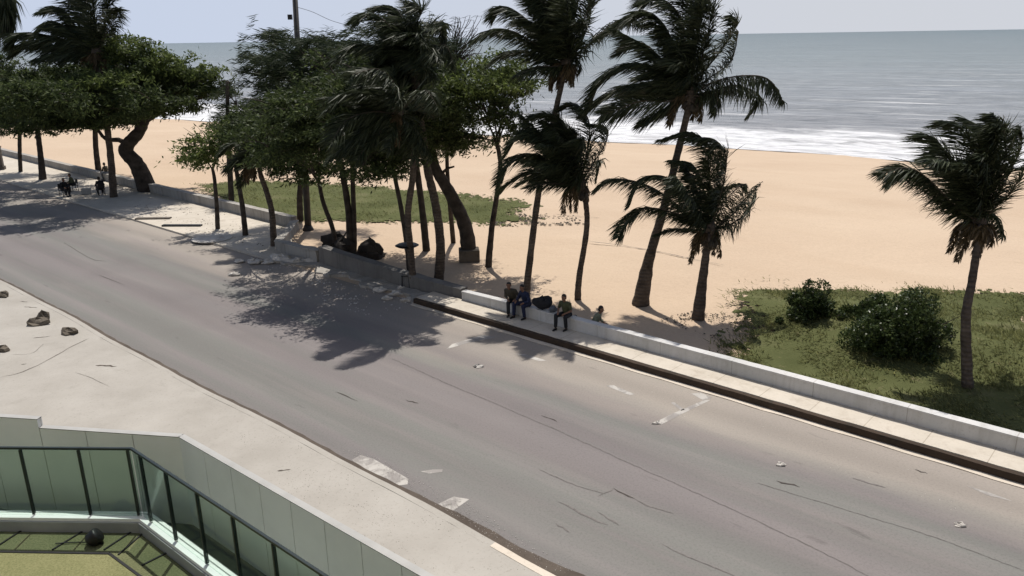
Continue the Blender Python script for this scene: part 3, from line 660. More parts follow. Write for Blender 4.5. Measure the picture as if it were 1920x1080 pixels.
def make_palm(base, trunk, rads, crown_c, fronds, fill, label, seed=0, group='coconut palms along the beach wall', zb=0.0, L=.75, leanY=0.0, skirt=6, nuts=6, matk='palm', w=.026, Yoff=0):
    """fronds: list of (pixel list from crown outward, depth swing in m, leaflet length factor, droop). fill: (count, [(x,y) tip ranges])"""
    rng = np.random.default_rng(seed + 100); pr = random.Random(seed)
    b = G(base[0], base[1], zb); Y = b.y; e = empty('palm_tree', b, label, 'palm tree', group)
    n = len(trunk) + 1; Yc = Y + leanY
    pts = [b - Vector((0, 0, .15))] + [P(x, y, Y + leanY * (i + 1) / n) for i, (x, y) in enumerate(trunk)]
    cc = P(crown_c[0], crown_c[1], Yc)
    if (pts[-1] - cc).length > .1: pts.append(cc)
    s = spline(pts, 8 * n); mb = MB(); rr = [float(np.interp(i / (len(s) - 1), np.linspace(0, 1, len(rads)), rads)) * (1 + .05 * math.sin(i * 2.3)) for i in range(len(s))]
    mb.tube(s, rr, 10, True, .04, pr); mb.build('trunk', M['palm_bark'], e, True)
    ribs = MB()
    def one(ptsw, Lf, dr, name='frond', m=None, gap=0.0, wd=.55, sp=.75):
        q, sp_ = frond_quads(rng, ptsw, L * Lf * 1.08, droop=dr, wind=wd, w=w * .72, gap=gap, spread=sp)
        st = [Vector(v) for v in sp_[::3]]
        mbr = MB(); mbr.tube(st, [.028 * (1 - .8 * i / len(st)) + .004 for i in range(len(st))], 5, False)
        f = quadmesh(name, q, m or M[matk], e); mbr.build('midrib', M['palm_bark'] if m is None else M['palm_dry'], f).location = (0, 0, 0)
        return f
    for fr in fronds:
        px, dy, Lf, dr = fr[:4]; k = len(px)
        w_ = [cc] + [P(x, y, Yc + dy * ((i + 1) / k)) for i, (x, y) in enumerate(px)]
        f = one(w_, Lf, dr, m=M['palm_dry'] if len(fr) > 4 and fr[4] == 'dry' else None)
    allq = []
    for i in range(int(fill[0] * .56)):
        tx, ty, dy = pr.uniform(*fill[1]), pr.uniform(*fill[2]), pr.uniform(-2.4, 2.4)
        tip = P(tx, ty, Yc + dy); mid = cc.lerp(tip, .5) + Vector((0, 0, pr.uniform(.15, .6)))
        q, sp_ = frond_quads(rng, [cc, mid, tip], L * pr.uniform(.8, 1.2), droop=pr.uniform(.1, .6), wind=.7, w=w * .8)
        allq.append(q)
    if allq: quadmesh('crown', np.concatenate(allq), M[matk], e)
    # old leaf bases, hanging dry leaves and coconuts under the crown
    if skirt:
        mb = MB(); sq = []
        for i in range(skirt * 2):
            a = pr.uniform(0, 6.28); d = Vector((math.cos(a), math.sin(a), 0)); st = cc + Vector((0, 0, pr.uniform(-.25, .1)))
            en = st + d * pr.uniform(.25, .5) + Vector((0, 0, pr.uniform(-.35, .25))); mb.tube(spline([st, st.lerp(en, .5) + Vector((0, 0, .06)), en], 4), [.07, .06, .05, .035, .02], 5)
        mb.lathe(cc + Vector((0, 0, -.35)), [(rads[-1], 0), (rads[-1] * 1.7, .2), (rads[-1] * 2.1, .45), (rads[-1] * 1.3, .75)], 9)
        mb.build('leaf_base', M['palm_bark'], e, True)
        for i in range(skirt):
            a = pr.uniform(0, 6.28); d = Vector((math.cos(a) - .3, math.sin(a), 0)); tip = cc + d * pr.uniform(.3, .7) + Vector((0, 0, -pr.uniform(.5, 1.1)))
            q, _ = frond_quads(rng, [cc, cc + d * .4 + Vector((0, 0, -.05)), tip], L * .5, droop=1.0, wind=.2, w=w); sq.append(q)
        quadmesh('dry_skirt', np.concatenate(sq), M['palm_dry'], e)
    for i in range(nuts):
        a = i * 2.4; mb = MB(); mb.rock(cc + Vector((math.cos(a) * .24, math.sin(a) * .24, -.25 - .1 * (i % 3))), (.12, .12, .15), i + seed, 1, 8)
        mb.build('coconut', M['twig'], e, True)
    return e

# --- the palms one can tell apart, right to left
make_palm((1816, 728), [(1811, 600), (1822, 530), (1833, 460)], [.17, .13, .11, .10], (1838, 420),
    [([(1790, 385), (1740, 335), (1700, 315), (1652, 325)], -.6, 1.0, .55), ([(1780, 380), (1730, 330), (1690, 325), (1668, 345)], .6, .8, .8), ([(1815, 370), (1790, 310), (1755, 262), (1735, 255)], .4, 1.1, .2),
     ([(1835, 350), (1830, 290), (1800, 240), (1770, 228)], -.5, 1.1, .2), ([(1850, 350), (1865, 300), (1850, 250), (1810, 222)], .6, 1.1, .2),
     ([(1862, 350), (1885, 290), (1880, 240), (1862, 215)], -.5, 1.0, .25), ([(1868, 370), (1895, 320), (1915, 275), (1912, 240)], .5, .7, .3), ([(1865, 390), (1895, 360), (1925, 310)], -.8, .6, .3), ([(1800, 330), (1770, 300), (1745, 300)], -1.6, .95, .3), ([(1860, 400), (1875, 420), (1880, 445)], .5, .5, .8)],
    (12, (1740, 1880), (230, 320)), 'lone palm at the far right rising from grass, one long frond streaming left', seed=1, zb=.05, L=.95, leanY=1.6)
make_palm((1308, 598), [(1318, 520), (1326, 460)], [.26, .17, .13, .12], (1330, 435),
    [([(1345, 360), (1340, 290), (1300, 250), (1240, 262)], .5, 1.0, .5), ([(1350, 370), (1362, 300), (1340, 262), (1290, 258)], -.5, 1.1, .5), ([(1300, 385), (1255, 335), (1205, 335), (1180, 385)], -.6, .95, .7), ([(1290, 400), (1220, 350), (1150, 335), (1118, 355)], .9, .85, .8),
     ([(1280, 405), (1215, 390), (1175, 415), (1160, 445)], -1.1, .9, .7), ([(1365, 410), (1395, 380), (1425, 345)], .6, .8, .9), ([(1370, 420), (1400, 400), (1418, 370)], -.8, .85, .9), ([(1300, 430), (1260, 430), (1230, 440)], .4, .6, .5),
     ([(1350, 390), (1385, 350), (1400, 345)], 1.6, .8, .9), ([(1320, 360), (1300, 310), (1262, 300)], 1.3, 1.0, .5)],
    (8, (1250, 1370), (280, 400)), 'short palm with arching drooping fronds, thick foot, left of the grass mound', seed=2, L=.85, leanY=0)
make_palm((1200, 571), [(1216, 490), (1245, 390), (1270, 290), (1288, 215)], [.36, .19, .15, .13, .12], (1295, 180),
    [([(1270, 100), (1240, 40), (1200, 25), (1120, 75)], .6, 1.0, .5), ([(1285, 100), (1275, 30), (1235, -5), (1205, 8)], -.6, 1.1, .4), ([(1300, 90), (1300, 10), (1275, -30), (1240, -30)], .5, 1.1, .3), ([(1315, 110), (1330, 50), (1335, 10), (1300, -20)], -.6, 1.0, .3),
     ([(1325, 130), (1355, 90), (1380, 50), (1372, 30)], .8, .75, .5), ([(1325, 150), (1370, 115), (1385, 60)], -.7, .6, .5), ([(1235, 130), (1180, 120), (1130, 150), (1100, 205)], -.8, 1.1, .5), ([(1240, 165), (1180, 160), (1130, 185), (1098, 212)], .8, 1.1, .45),
     ([(1250, 190), (1200, 190), (1160, 205), (1130, 215)], -1.6, 1.0, .5), ([(1260, 200), (1230, 215), (1200, 232)], .4, .9, .6), ([(1335, 155), (1390, 142), (1440, 148), (1468, 190)], -.5, .85, 1.3), ([(1335, 170), (1380, 160), (1425, 180), (1405, 215)], .7, .8, 1.1), ([(1330, 175), (1345, 185), (1340, 215)], -.7, .6, 1.0),
     ([(1240, 110), (1200, 80), (1160, 100)], 1.8, 1.0, .4)],
    (22, (1150, 1330), (-20, 200)), 'tallest leaning palm on swollen foot, huge ragged crown over the surf', seed=3, L=1.05, w=.03)
make_palm((1083, 562), [(1086, 520), (1100, 430), (1098, 380)], [.15, .12, .11, .11], (1088, 348),
    [([(1100, 290), (1105, 230), (1080, 195), (1050, 205)], .5, .95, .3), ([(1110, 310), (1135, 270), (1138, 240), (1105, 232)], -.5, .8, .5), ([(1050, 320), (1010, 290), (960, 300), (935, 345)], -.5, 1.1, .5), ([(1040, 330), (1000, 320), (960, 340), (940, 360)], .8, 1.0, .4),
     ([(1060, 290), (1020, 250), (975, 255), (950, 290)], .9, 1.1, .4), ([(1070, 270), (1040, 220), (1000, 215)], -.9, 1.1, .4), ([(1110, 325), (1125, 300), (1118, 340)], .8, .5, 1.0), ([(1055, 345), (1020, 345), (990, 352)], -1.3, .8, .4)],
    (40, (965, 1095), (210, 350)), 'palm with kinked thin trunk and dense drooping crown, behind the seated people', seed=4, L=.9)
make_palm((986, 556), [(992, 500), (1010, 360), (1030, 260), (1048, 180)], [.17, .14, .12, .11, .11], (1062, 120),
    [([(1020, 70), (980, 30), (945, 12), (925, 30)], .6, 1.0, .7), ([(1015, 90), (965, 60), (925, 55), (890, 75)], -.6, 1.0, .7), ([(1030, 110), (985, 95), (950, 100), (920, 120)], .9, 1.0, .5), ([(1050, 50), (1030, 0), (1000, -40)], -.8, 1.1, .2), ([(1065, 40), (1065, -20), (1050, -60)], .5, 1.1, .1), ([(1085, 60), (1105, 10), (1110, -40)], -.5, .9, .2),
     ([(1085, 90), (1105, 40), (1112, -10)], .9, .6, .5), ([(1090, 95), (1130, 60), (1170, 35), (1215, 45)], .7, .85, .9), ([(1040, 125), (1010, 125), (975, 140)], -1.2, .9, .6), ([(1080, 110), (1090, 125), (1085, 140)], .2, .4, 1.0)],
    (22, (960, 1100), (-70, 90)), 'tall palm cut by the top edge, its trunk rising by the blue-clad person', seed=5, L=1.05, w=.03)
# left part
make_palm((213, 372), [(208, 300), (200, 230), (190, 150)], [.26, .22, .19, .17], (182, 100),
    [([(150, 60), (115, 15), (75, 22)], .6, .9, .6), ([(140, 62), (100, 40), (72, 55)], -.6, .9, .7), ([(165, 50), (145, 0), (110, -40)], .5, 1.1, .3), ([(180, 45), (170, -10), (150, -50)], -.8, 1.1, .3), ([(195, 50), (205, 5), (215, -30)], .8, .6, .5), ([(200, 60), (218, 30), (222, 15)], -.9, .6, .6),
     ([(140, 80), (85, 65), (40, 62), (22, 85)], -.6, 1.2, .6), ([(140, 95), (90, 82), (50, 80), (30, 100)], .8, 1.2, .5), ([(150, 100), (110, 100), (70, 110)], -1.0, 1.1, .5)],
    (14, (60, 200), (40, 125)), 'far left tall palm behind the umbrella tree, with fronds fanned against the sky', seed=6, L=1.5, w=.05, group=None)
make_palm((-70, 345), [(-72, 250), (-65, 120)], [.26, .2, .18], (-45, 0),
    [([(-10, -30), (15, 0), (20, 62)], .4, 1.3, 1.3), ([(-15, -10), (8, 10), (8, 60)], -.4, 1.3, 1.3), ([(-10, -20), (20, -10), (26, 50)], .9, 1.1, 1.3), ([(-20, 20), (0, 40), (0, 80)], .2, 1.1, 1.1)],
    (8, (-60, 15), (-30, 60)), 'palm beyond the left picture edge, only its dark hanging fronds in view', seed=7, L=1.5, w=.06, group=None)

# --- the middle grove
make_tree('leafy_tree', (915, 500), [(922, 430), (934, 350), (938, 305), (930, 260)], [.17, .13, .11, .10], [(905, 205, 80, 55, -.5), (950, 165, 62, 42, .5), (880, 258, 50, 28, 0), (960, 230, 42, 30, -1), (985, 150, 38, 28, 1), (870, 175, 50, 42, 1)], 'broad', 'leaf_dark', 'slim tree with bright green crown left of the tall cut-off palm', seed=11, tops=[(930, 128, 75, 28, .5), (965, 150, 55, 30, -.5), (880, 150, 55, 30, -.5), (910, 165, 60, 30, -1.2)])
e7 = make_tree('leaning_tree', (880, 487), [(872, 425), (842, 360), (816, 315), (806, 270)], [.42, .33, .27, .24], [(800, 235, 70, 60, -1.0), (850, 240, 60, 45, 0), (760, 260, 70, 50, -.5), (870, 275, 45, 22, .8), (715, 250, 60, 45, .5), (820, 170, 60, 60, 1), (790, 200, 70, 60, -3), (740, 230, 70, 50, -2.5), (850, 200, 50, 50, -2), (690, 210, 70, 55, -1), (800, 180, 80, 50, 2.5), (720, 180, 70, 50, 3.2), (875, 200, 55, 40, 2)], 'broad', 'leaf_dark', 'thick dark tree leaning left out of a square concrete foot', seed=12, extra_trunks=[([(822, 335), (836, 318), (852, 312)], .09, -.1)])
mb = MB(); q = G(880, 488); mb.box(q + Vector((0, 0, .28)), (1.0, .8, .62), .1); mb.build('tree_foot', M['rock'], e7, False, .04)
make_palm((822, 525), [(826, 460), (816, 380), (800, 310), (785, 200)], [.24, .19, .17, .16], (772, 110),
    [([(740, 60), (700, 25), (665, 40)], -1.5, 1.0, .5), ([(760, 50), (740, 15), (700, 15)], .8, 1.0, .4), ([(780, 50), (790, 20), (770, 5)], -.8, 1.0, .3), ([(800, 60), (830, 40), (838, 75)], .6, .9, .6), ([(800, 90), (835, 85), (850, 120)], -1, .9, .7), ([(720, 90), (670, 85), (630, 110)], -2.5, 1.1, .5), ([(730, 110), (680, 120), (640, 150)], 1, 1.1, .5)],
    (48, (660, 850), (30, 210)), 'tall palm in the middle of the grove whose crown is its highest point', seed=13, L=1.05, w=.032, leanY=-.6, nuts=3)
make_palm((776, 540), [(770, 475), (765, 400), (775, 320), (770, 260)], [.17, .14, .13, .12], (745, 215),
    [([(700, 180), (650, 175), (610, 210)], -2.6, 1.0, .5), ([(700, 210), (650, 225), (620, 270)], -3.2, 1.0, .5), ([(740, 160), (710, 130), (660, 140)], -3.0, 1.1, .4), ([(780, 180), (800, 170), (820, 200)], -1.5, .9, .6), ([(720, 240), (690, 270), (670, 300)], -2.2, .9, .6)],
    (44, (600, 820), (130, 300)), 'palm nearest the road in the grove, with a flat disc fixed round its trunk', seed=14, L=1.0, w=.032, leanY=-2.0, nuts=0)
make_tree('slim_tree', (769, 520), [(762, 455), (752, 390), (742, 340), (735, 300)], [.12, .11, .10, .09], [(720, 285, 75, 45, -2.5), (680, 310, 50, 30, -3.5), (760, 300, 40, 25, -1.5), (650, 250, 60, 40, -4)], 'broad', 'leaf_dark', 'thin trunk crossing in front of the palm with the disc', seed=15)
mb = MB(); q = P(763, 460, 33.6); mb.lathe(q, [(.02, -.25), (.12, -.2), (.1, -.06), (.42, -.05), (.52, 0), (.42, .05), (.1, .07)], 18)
tag(mb.build('disc_table', M['black']), 'flat dark disc with a short hub, set around the palm trunk at table height', 'disc')
make_tree('slim_tree', (657, 478), [(655, 420), (650, 370), (640, 315), (632, 270)], [.20, .17, .15, .13], [(630, 240, 85, 60, -3.5), (575, 270, 60, 45, -4), (690, 220, 80, 60, -4.5), (655, 290, 60, 28, -2), (640, 160, 80, 60, -5), (700, 150, 70, 60, -5), (560, 230, 60, 45, -6), (620, 200, 80, 45, -7), (700, 280, 60, 40, -5.5), (740, 240, 60, 50, -6)], 'broad', 'leaf_dark', 'straight dark trunk left of the pair at the tall wall, under the densest crown', seed=16)
make_tree('slim_tree', (664, 478), [(664, 420), (662, 360), (660, 300)], [.14, .13, .12, .11], [(700, 280, 60, 45, -.5), (740, 315, 45, 20, .5, .6), (670, 325, 50, 16, .6, .4)], 'broad', 'leaf_dark', 'straight brown trunk touching its darker neighbour at the tall wall', seed=17)
make_tree('slim_tree', (630, 474), [(624, 430), (606, 380), (598, 340)], [.13, .12, .11, .10], [(575, 320, 60, 28, -.5), (540, 290, 50, 30, -.5), (600, 300, 50, 30, .3), (560, 250, 70, 45, -5), (505, 250, 60, 42, -4), (535, 205, 70, 40, -6), (590, 210, 70, 45, -2.5), (520, 285, 60, 30, -7)], 'broad', 'leaf_dark', 'thin trunk bowed to the left beside the boulders, with low leafy crown', seed=18)
make_tree('feathery_tree', (563, 415), [(562, 370), (566, 300), (560, 220), (545, 150)], [.2, .18, .16, .13, .1], [(520, 85, 50, 38, -1), (560, 110, 62, 45, -4.5), (500, 135, 40, 40, .5), (600, 125, 65, 45, -4.5), (530, 190, 60, 45, 0), (650, 110, 70, 40, 0), (590, 195, 70, 50, -5), (620, 80, 50, 22, 1, .6)], 'needle', 'needle', 'feathery wind-brushed tree around the utility mast at left of the grove', seed=19, dens=1.0)
make_tree('feathery_tree', (800, 470), [(790, 380), (775, 260), (770, 160)], [.2, .17, .14, .1], [(700, 90, 60, 50, 0), (760, 60, 60, 40, .5), (815, 90, 45, 50, 0), (840, 150, 45, 50, 0), (760, 170, 80, 60, -.5), (700, 170, 60, 50, -1), (835, 215, 50, 40, .5)], 'needle', 'needle', 'dark feathery tree filling the top of the grove behind the palms', seed=20, dens=.9)
# bare wispy crown right of the grove
eb = empty('bare_tree', G(850, 470), 'leafless wispy tree whose twigs show against the sky right of the grove', 'tree'); Yb = 42.; pr = random.Random(5)
mb = MB(); st = spline([G(850, 455), P(838, 300, 41), P(845, 160, 41), P(852, 120, 41)], 14); mb.tube(st, [.14 - .009 * i for i in range(15)], 7); mb.build('trunk', M['tree_bark'], eb, True)
mb = MB()
for i in range(70):
    a = P(pr.uniform(842, 858), pr.uniform(110, 170), 41); t = P(pr.uniform(850, 905), pr.uniform(30, 110), 41 + pr.uniform(-1, 1)) ; m_ = a.lerp(t, .5) + Vector((pr.uniform(-.2, .2), 0, .2))
    mb.tube(spline([a, m_, t, t + Vector((-.35, 0, -.08 * pr.random()))], 7), [.022 - .0023 * j for j in range(8)], 4, False)
mb.build('twigs', M['twig'], eb)
make_palm((513, 461), [(510, 400), (500, 360), (488, 325)], [.17, .15, .13, .12], (486, 300),
    [([(520, 280), (545, 275), (565, 300)], -.5, .9, .8), ([(520, 300), (560, 300), (580, 330)], .5, .9, .8), ([(465, 270), (435, 270), (415, 290)], -.8, .9, .5), ([(470, 290), (445, 300), (425, 320)], -1.2, .9, .5), ([(490, 260), (475, 230), (450, 225)], .8, 1.0, .4), ([(500, 250), (510, 220), (490, 200)], -.8, 1, .4), ([(470, 310), (460, 330), (450, 350)], .7, .7, .7)],
    (14, (430, 570), (230, 330)), 'shaded palm nearest the broken wall corner, low crown', seed=21, L=1.0, w=.035, zb=.1, nuts=0, group='small palms on the wide promenade')
make_tree('slim_tree', (460, 441), [(455, 390), (445, 330), (438, 290)], [.16, .14, .12, .10], [(455, 240, 45, 36, 0), (500, 225, 45, 40, .5), (480, 275, 50, 25, -.8), (500, 245, 48, 34, -6)], 'broad', 'leaf_dark', 'slim dark trunk standing between the small green tree and the shaded palm', seed=22, zb=.1)
make_tree('slim_tree', (434, 381), [(430, 300), (427, 220), (426, 155)], [.2, .17, .14, .1], [(445, 210, 40, 30, 0, .7), (425, 170, 24, 20, .5, .4)], 'needle', 'needle', 'straight upright trunk growing beyond the far wall on the grass edge', seed=23)
make_tree('small_tree', (408, 429), [(406, 380), (402, 335), (398, 315)], [.14, .12, .10, .08], [(400, 270, 52, 38, 0), (365, 300, 38, 16, 0, .9), (430, 245, 42, 35, 0)], 'green', 'leaf_green', 'small bright green tree with crown blown left, on the sandy promenade', seed=24, zb=.1, dens=1.0)
# far left group
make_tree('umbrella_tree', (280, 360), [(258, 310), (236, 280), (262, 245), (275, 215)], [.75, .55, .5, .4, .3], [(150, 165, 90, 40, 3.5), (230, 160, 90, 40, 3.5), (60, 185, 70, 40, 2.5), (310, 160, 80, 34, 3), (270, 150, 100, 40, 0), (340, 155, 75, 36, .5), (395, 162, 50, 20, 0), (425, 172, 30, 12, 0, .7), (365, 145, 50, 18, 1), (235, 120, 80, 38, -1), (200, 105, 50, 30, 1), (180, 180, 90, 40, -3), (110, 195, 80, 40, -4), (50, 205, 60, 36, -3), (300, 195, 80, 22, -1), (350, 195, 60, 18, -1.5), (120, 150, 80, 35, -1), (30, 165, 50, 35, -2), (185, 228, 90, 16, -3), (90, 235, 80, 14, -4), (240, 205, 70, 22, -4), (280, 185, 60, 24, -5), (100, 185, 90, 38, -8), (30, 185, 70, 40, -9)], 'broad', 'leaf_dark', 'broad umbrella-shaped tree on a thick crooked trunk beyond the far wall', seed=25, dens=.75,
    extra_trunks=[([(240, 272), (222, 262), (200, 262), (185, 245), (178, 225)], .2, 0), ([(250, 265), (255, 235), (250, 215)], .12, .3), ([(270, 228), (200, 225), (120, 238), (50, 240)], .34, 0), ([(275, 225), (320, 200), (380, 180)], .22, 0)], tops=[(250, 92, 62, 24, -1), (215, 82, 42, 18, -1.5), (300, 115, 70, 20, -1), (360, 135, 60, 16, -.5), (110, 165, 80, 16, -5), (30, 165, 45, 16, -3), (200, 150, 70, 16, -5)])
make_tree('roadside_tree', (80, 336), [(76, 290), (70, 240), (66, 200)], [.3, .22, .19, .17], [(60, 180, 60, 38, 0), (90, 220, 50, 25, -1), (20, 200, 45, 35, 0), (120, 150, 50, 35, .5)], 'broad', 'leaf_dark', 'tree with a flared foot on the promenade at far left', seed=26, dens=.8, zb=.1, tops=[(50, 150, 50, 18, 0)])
make_tree('roadside_tree', (38, 322), [(37, 280), (37, 230), (36, 200)], [.17, .16, .15, .13], [(25, 150, 40, 35, 0), (10, 225, 40, 22, 0), (50, 190, 40, 30, 0)], 'broad', 'leaf_dark', 'thin straight tree leftmost on the promenade beside the post', seed=27, dens=.8, zb=.1)
make_tree('roadside_tree', (185, 322), [(180, 280), (178, 230), (175, 190)], [.26, .22, .2, .17], [(175, 165, 60, 40, 0), (150, 210, 50, 25, 0), (200, 140, 45, 30, 0)], 'broad', 'leaf_dark', 'straight brown trunk on the sand just beyond the far wall', seed=28, dens=.8)
# an unseen tree keeps the far left of the road in the shade, as in the photograph
make_tree('roadside_tree', (-45, 352), [(-50, 280), (-60, 200)], [.3, .25, .2], [(-60, 140, 80, 50, -3), (-10, 175, 40, 30, -3), (-20, 120, 40, 30, -4), (20, 245, 30, 10, -4, .5)], 'broad', 'leaf_dark', 'leafy tree mostly beyond the left picture edge, shading the road', seed=29, dens=.8)

# utility mast and wire
em = empty('utility_mast', G(578, 432), 'dark straight utility mast rising above the grove and out of the picture', 'mast')
mb = MB(); b = G(578, 432); top = P(551, -40, b.y); mb.tube([b - Vector((0, 0, .2)), b.lerp(top, .5), top], [.2, .17, .14], 12); mb.lathe(b + Vector((0, 0, -.02)), [(.34, 0), (.32, .1), (.2, .35)], 12); mb.build('pole', M['pole'], em, True)
q = P(548, 32, b.y); mb = MB(); mb.box(q + Vector((-.12, 0, 0)), (.22, .18, .26)); mb.build('fitting', M['black'], em)
mb = MB(); a = P(590, 22, b.y); mb.tube(spline([P(552, 12, b.y), P(585, 22, b.y), P(620, 38, b.y), P(660, 50, b.y)], 14), .012, 5); mb.build('wire', M['black'], em)
# branch hanging between trunks
mb = MB(); mb.tube(spline([G(615, 462, .5), P(640, 448, 40), P(652, 432, 40), P(662, 425, 40)], 8), [.06, .05, .05, .04, .04, .03, .03, .02, .02], 6); tag(mb.build('dead_branch', M['twig']), 'bare dead branch propped between boulder and trunk', 'branch')

# bushes
def bush(c, r, seed, n, label):
    rng = np.random.default_rng(seed); e = empty('bush', c, label, 'bush'); c = np.array(c); r = np.array(r)
    nb = 40; d = norm(rng.normal(size=(nb, 3))); d[:, 2] = np.abs(d[:, 2]) * 1.05 - .05
    bc = c + d * r * rng.uniform(.35, .88, (nb, 1)); br = r.mean() * rng.uniform(.2, .38, nb); k = rng.integers(0, nb, n)
    q_ = norm(rng.normal(size=(n, 3))) * (rng.uniform(.3, 1.05, n) ** .5)[:, None]
    p = bc[k] + q_ * br[k][:, None] * np.array([1.1, 1, 1.05]); p = p[p[:, 2] > c[2] - .05]
    g = pnoise(p[:, 0] * 6, p[:, 1] * 6, p[:, 2] * 7, 1); p = p[g > -.5]; n = len(p)
    a = norm(rng.normal(size=(n, 3)) + np.array([-.3, 0, .3])) * rng.uniform(.07, .16, n)[:, None]; b = norm(np.cross(a, rng.normal(size=(n, 3)))) * rng.uniform(.018, .045, n)[:, None]
    quadmesh('foliage', np.stack([p, p + a * .5 + b, p + a, p + a * .5 - b], 1), M['bush'], e)
    mb = MB(); pr = random.Random(seed)
    for i in range(14):
        t = Vector(c) + Vector((pr.uniform(-.8, .8) * r[0], pr.uniform(-.8, .8) * r[1], pr.uniform(.4, .85) * r[2])); mb.tube(spline([Vector(c), Vector(c).lerp(t, .5) + Vector((0, 0, .1)), t], 5), [.035, .03, .025, .02, .015, .008], 5)
    mb.build('stem', M['twig'], e)
q = G(1690, 665, .1); bush(tuple(q + Vector((0, .1, .05))), (1.6, 1.35, 2.25), 31, 42000, 'big rounded dark bush in the middle of the grass mound')
q = G(1517, 598, .35); bush(tuple(q), (.8, .75, 1.75), 32, 15000, 'upright dark bush at the left on the grass mound')
q = G(1590, 602, .3); bush(tuple(q), (1.0, .7, .5), 33, 6000, 'low spreading light green bush filling the gap between the two dark ones')
q = G(1640, 600, .3); bush(tuple(q), (1.1, .8, .9), 34, 9000, 'leafy bush behind and above the big dark bush')
q = G(1462, 608, .3); bush(tuple(q), (.16, .16, .25), 35, 500, 'tiny pale plant left of the upright bush')

# ------------------------------------------------------------------ small debris
def debris(name, pix, n, z, size, mat, label, seed):
    rng = np.random.default_rng(seed); poly_ = [UV(G(x, y)) for x, y in pix]; us_ = [p[0] for p in poly_]; vs_ = [p[1] for p in poly_]
    u = rng.uniform(min(us_), max(us_), n * 4); v = rng.uniform(min(vs_), max(vs_), n * 4); k = inpoly(u, v, poly_) & (pnoise(u * 2, v * 3) > rng.uniform(-.6, .6, n * 4)); u, v = u[k][:n], v[k][:n]; n = len(u)
    c = np.stack([D.x * u + N.x * v, D.y * u + N.y * v, np.full(n, z)], 1); sz = size * rng.uniform(.3, 1, n) ** 2.2; out = []
    a0 = rng.uniform(0, 6.28, n)
    top = [c + np.stack([np.cos(a0 + k * 1.57) * sz * rng.uniform(.5, 1, n) * .6, np.sin(a0 + k * 1.57) * sz * rng.uniform(.5, 1, n) * .6, sz * rng.uniform(.3, .6, n)], 1) for k in range(4)]
    bot = [c + np.stack([np.cos(a0 + k * 1.57) * sz, np.sin(a0 + k * 1.57) * sz, -.002 + 0 * sz], 1) for k in range(4)]
    out.append(np.stack(top, 1))
    for k in range(4): out.append(np.stack([bot[k], bot[(k + 1) % 4], top[(k + 1) % 4], top[k]], 1))
    return tag(quadmesh(name, np.concatenate(out), mat), label, 'gravel', kind='stuff')
debris('gravel', [(560, 830), (760, 925), (1060, 1080), (700, 1080), (560, 960), (420, 800)], 1700, .13, .013, M['rock'], 'fine dark grit scattered over the near sidewalk along the kerb', 1)
debris('gravel', [(640, 845), (680, 845), (860, 935), (1080, 1070), (1040, 1080), (830, 955)], 800, .012, .016, M['rubble'], 'pale grit and crumbs caught in the near gutter', 2)
debris('gravel', [(470, 470), (620, 480), (780, 570), (700, 600), (480, 520)], 500, .005, .07, M['rubble'], 'crumbled concrete bits strewn on the shaded road edge', 3)
debris('gravel', [(240, 385), (420, 400), (500, 470), (330, 430)], 350, .10, .06, M['rock'], 'dark litter and leaves on the sandy wide promenade', 4)
debris('gravel', [(930, 395), (1080, 405), (1095, 420), (960, 425), (900, 418)], 900, .0, .10, M['rock'], 'brown seaweed and straw scattered on the sand right of the grass patch', 6)
debris('gravel', [(1340, 575), (1420, 560), (1430, 600), (1350, 640), (1230, 600)], 600, .03, .06, M['rock'], 'dry litter where the sand meets the mound grass', 7)
ck = MB(); crackline(ck, [(1104, 452), (1180, 462), (1260, 477), (1300, 486)], .07, seed=70, z=.05); crackline(ck, [(1040, 402), (1125, 408)], .05, seed=71, z=.05); crackline(ck, [(1300, 486), (1360, 497)], .03, seed=72, z=.05)
tag(ck.build('sand_tracks', M['wood']), kind='structure')
debris('gravel', [(900, 600), (1900, 880), (1900, 1000), (1100, 720)], 260, .002, .018, M['rubble'], 'scattered pale crumbs on the seaward lane of the road', 5)

# ------------------------------------------------------------------ people
def capsule(mb, a, b, ra, rb, n=12, m=4, flat=1.0):
    a = Vector(a); b = Vector(b); d = (b - a); L = d.length
    d = d.normalized() if L > 1e-6 else Vector((0, 0, 1)); ref = Vector((0, 1, 0)) if abs(d.y) < .9 else Vector((1, 0, 0)); x = (ref - d * ref.dot(d)).normalized(); y = d.cross(x)
    rings = []
    for i in range(m + 1):
        th = -math.pi / 2 + math.pi / 2 * i / m; rings.append((a + d * math.sin(th) * ra, max(math.cos(th) * ra, .0015)))
    for i in range(m + 1):
        th = math.pi / 2 * i / m; rings.append((b + d * math.sin(th) * rb, max(math.cos(th) * rb, .0015)))
    base = len(mb.v)
    for p, r in rings:
        for k in range(n): t = 2 * math.pi * k / n; mb.v.append(p + x * math.cos(t) * r * flat + y * math.sin(t) * r)
    for i in range(len(rings) - 1):
        for k in range(n): k2 = (k + 1) % n; mb.f.append([base + i * n + k, base + i * n + k2, base + (i + 1) * n + k2, base + (i + 1) * n + k])
    mb.f.append([base + k for k in range(n)][::-1]); mb.f.append([base + (len(rings) - 1) * n + k for k in range(n)])
def fused(mb, name, mat, parent, vox, local):
    o = obj(name, [local @ v for v in mb.v], mb.f, mat, parent, True)
    m = o.modifiers.new('remesh', 'REMESH'); m.mode = 'VOXEL'; m.voxel_size = vox; m.use_smooth_shade = True
    s = o.modifiers.new('smooth', 'SMOOTH'); s.factor = .5; s.iterations = 2
    dg = bpy.context.evaluated_depsgraph_get(); me = bpy.data.meshes.new_from_object(o.evaluated_get(dg)); o.modifiers.clear(); o.data = me
    return o
SKIN = plain('skin', (.16, .085, .055), .1, 5, .6, 0)
HAIR = plain('dark_hair', (.012, .010, .009), .3, 30, .6, .3)
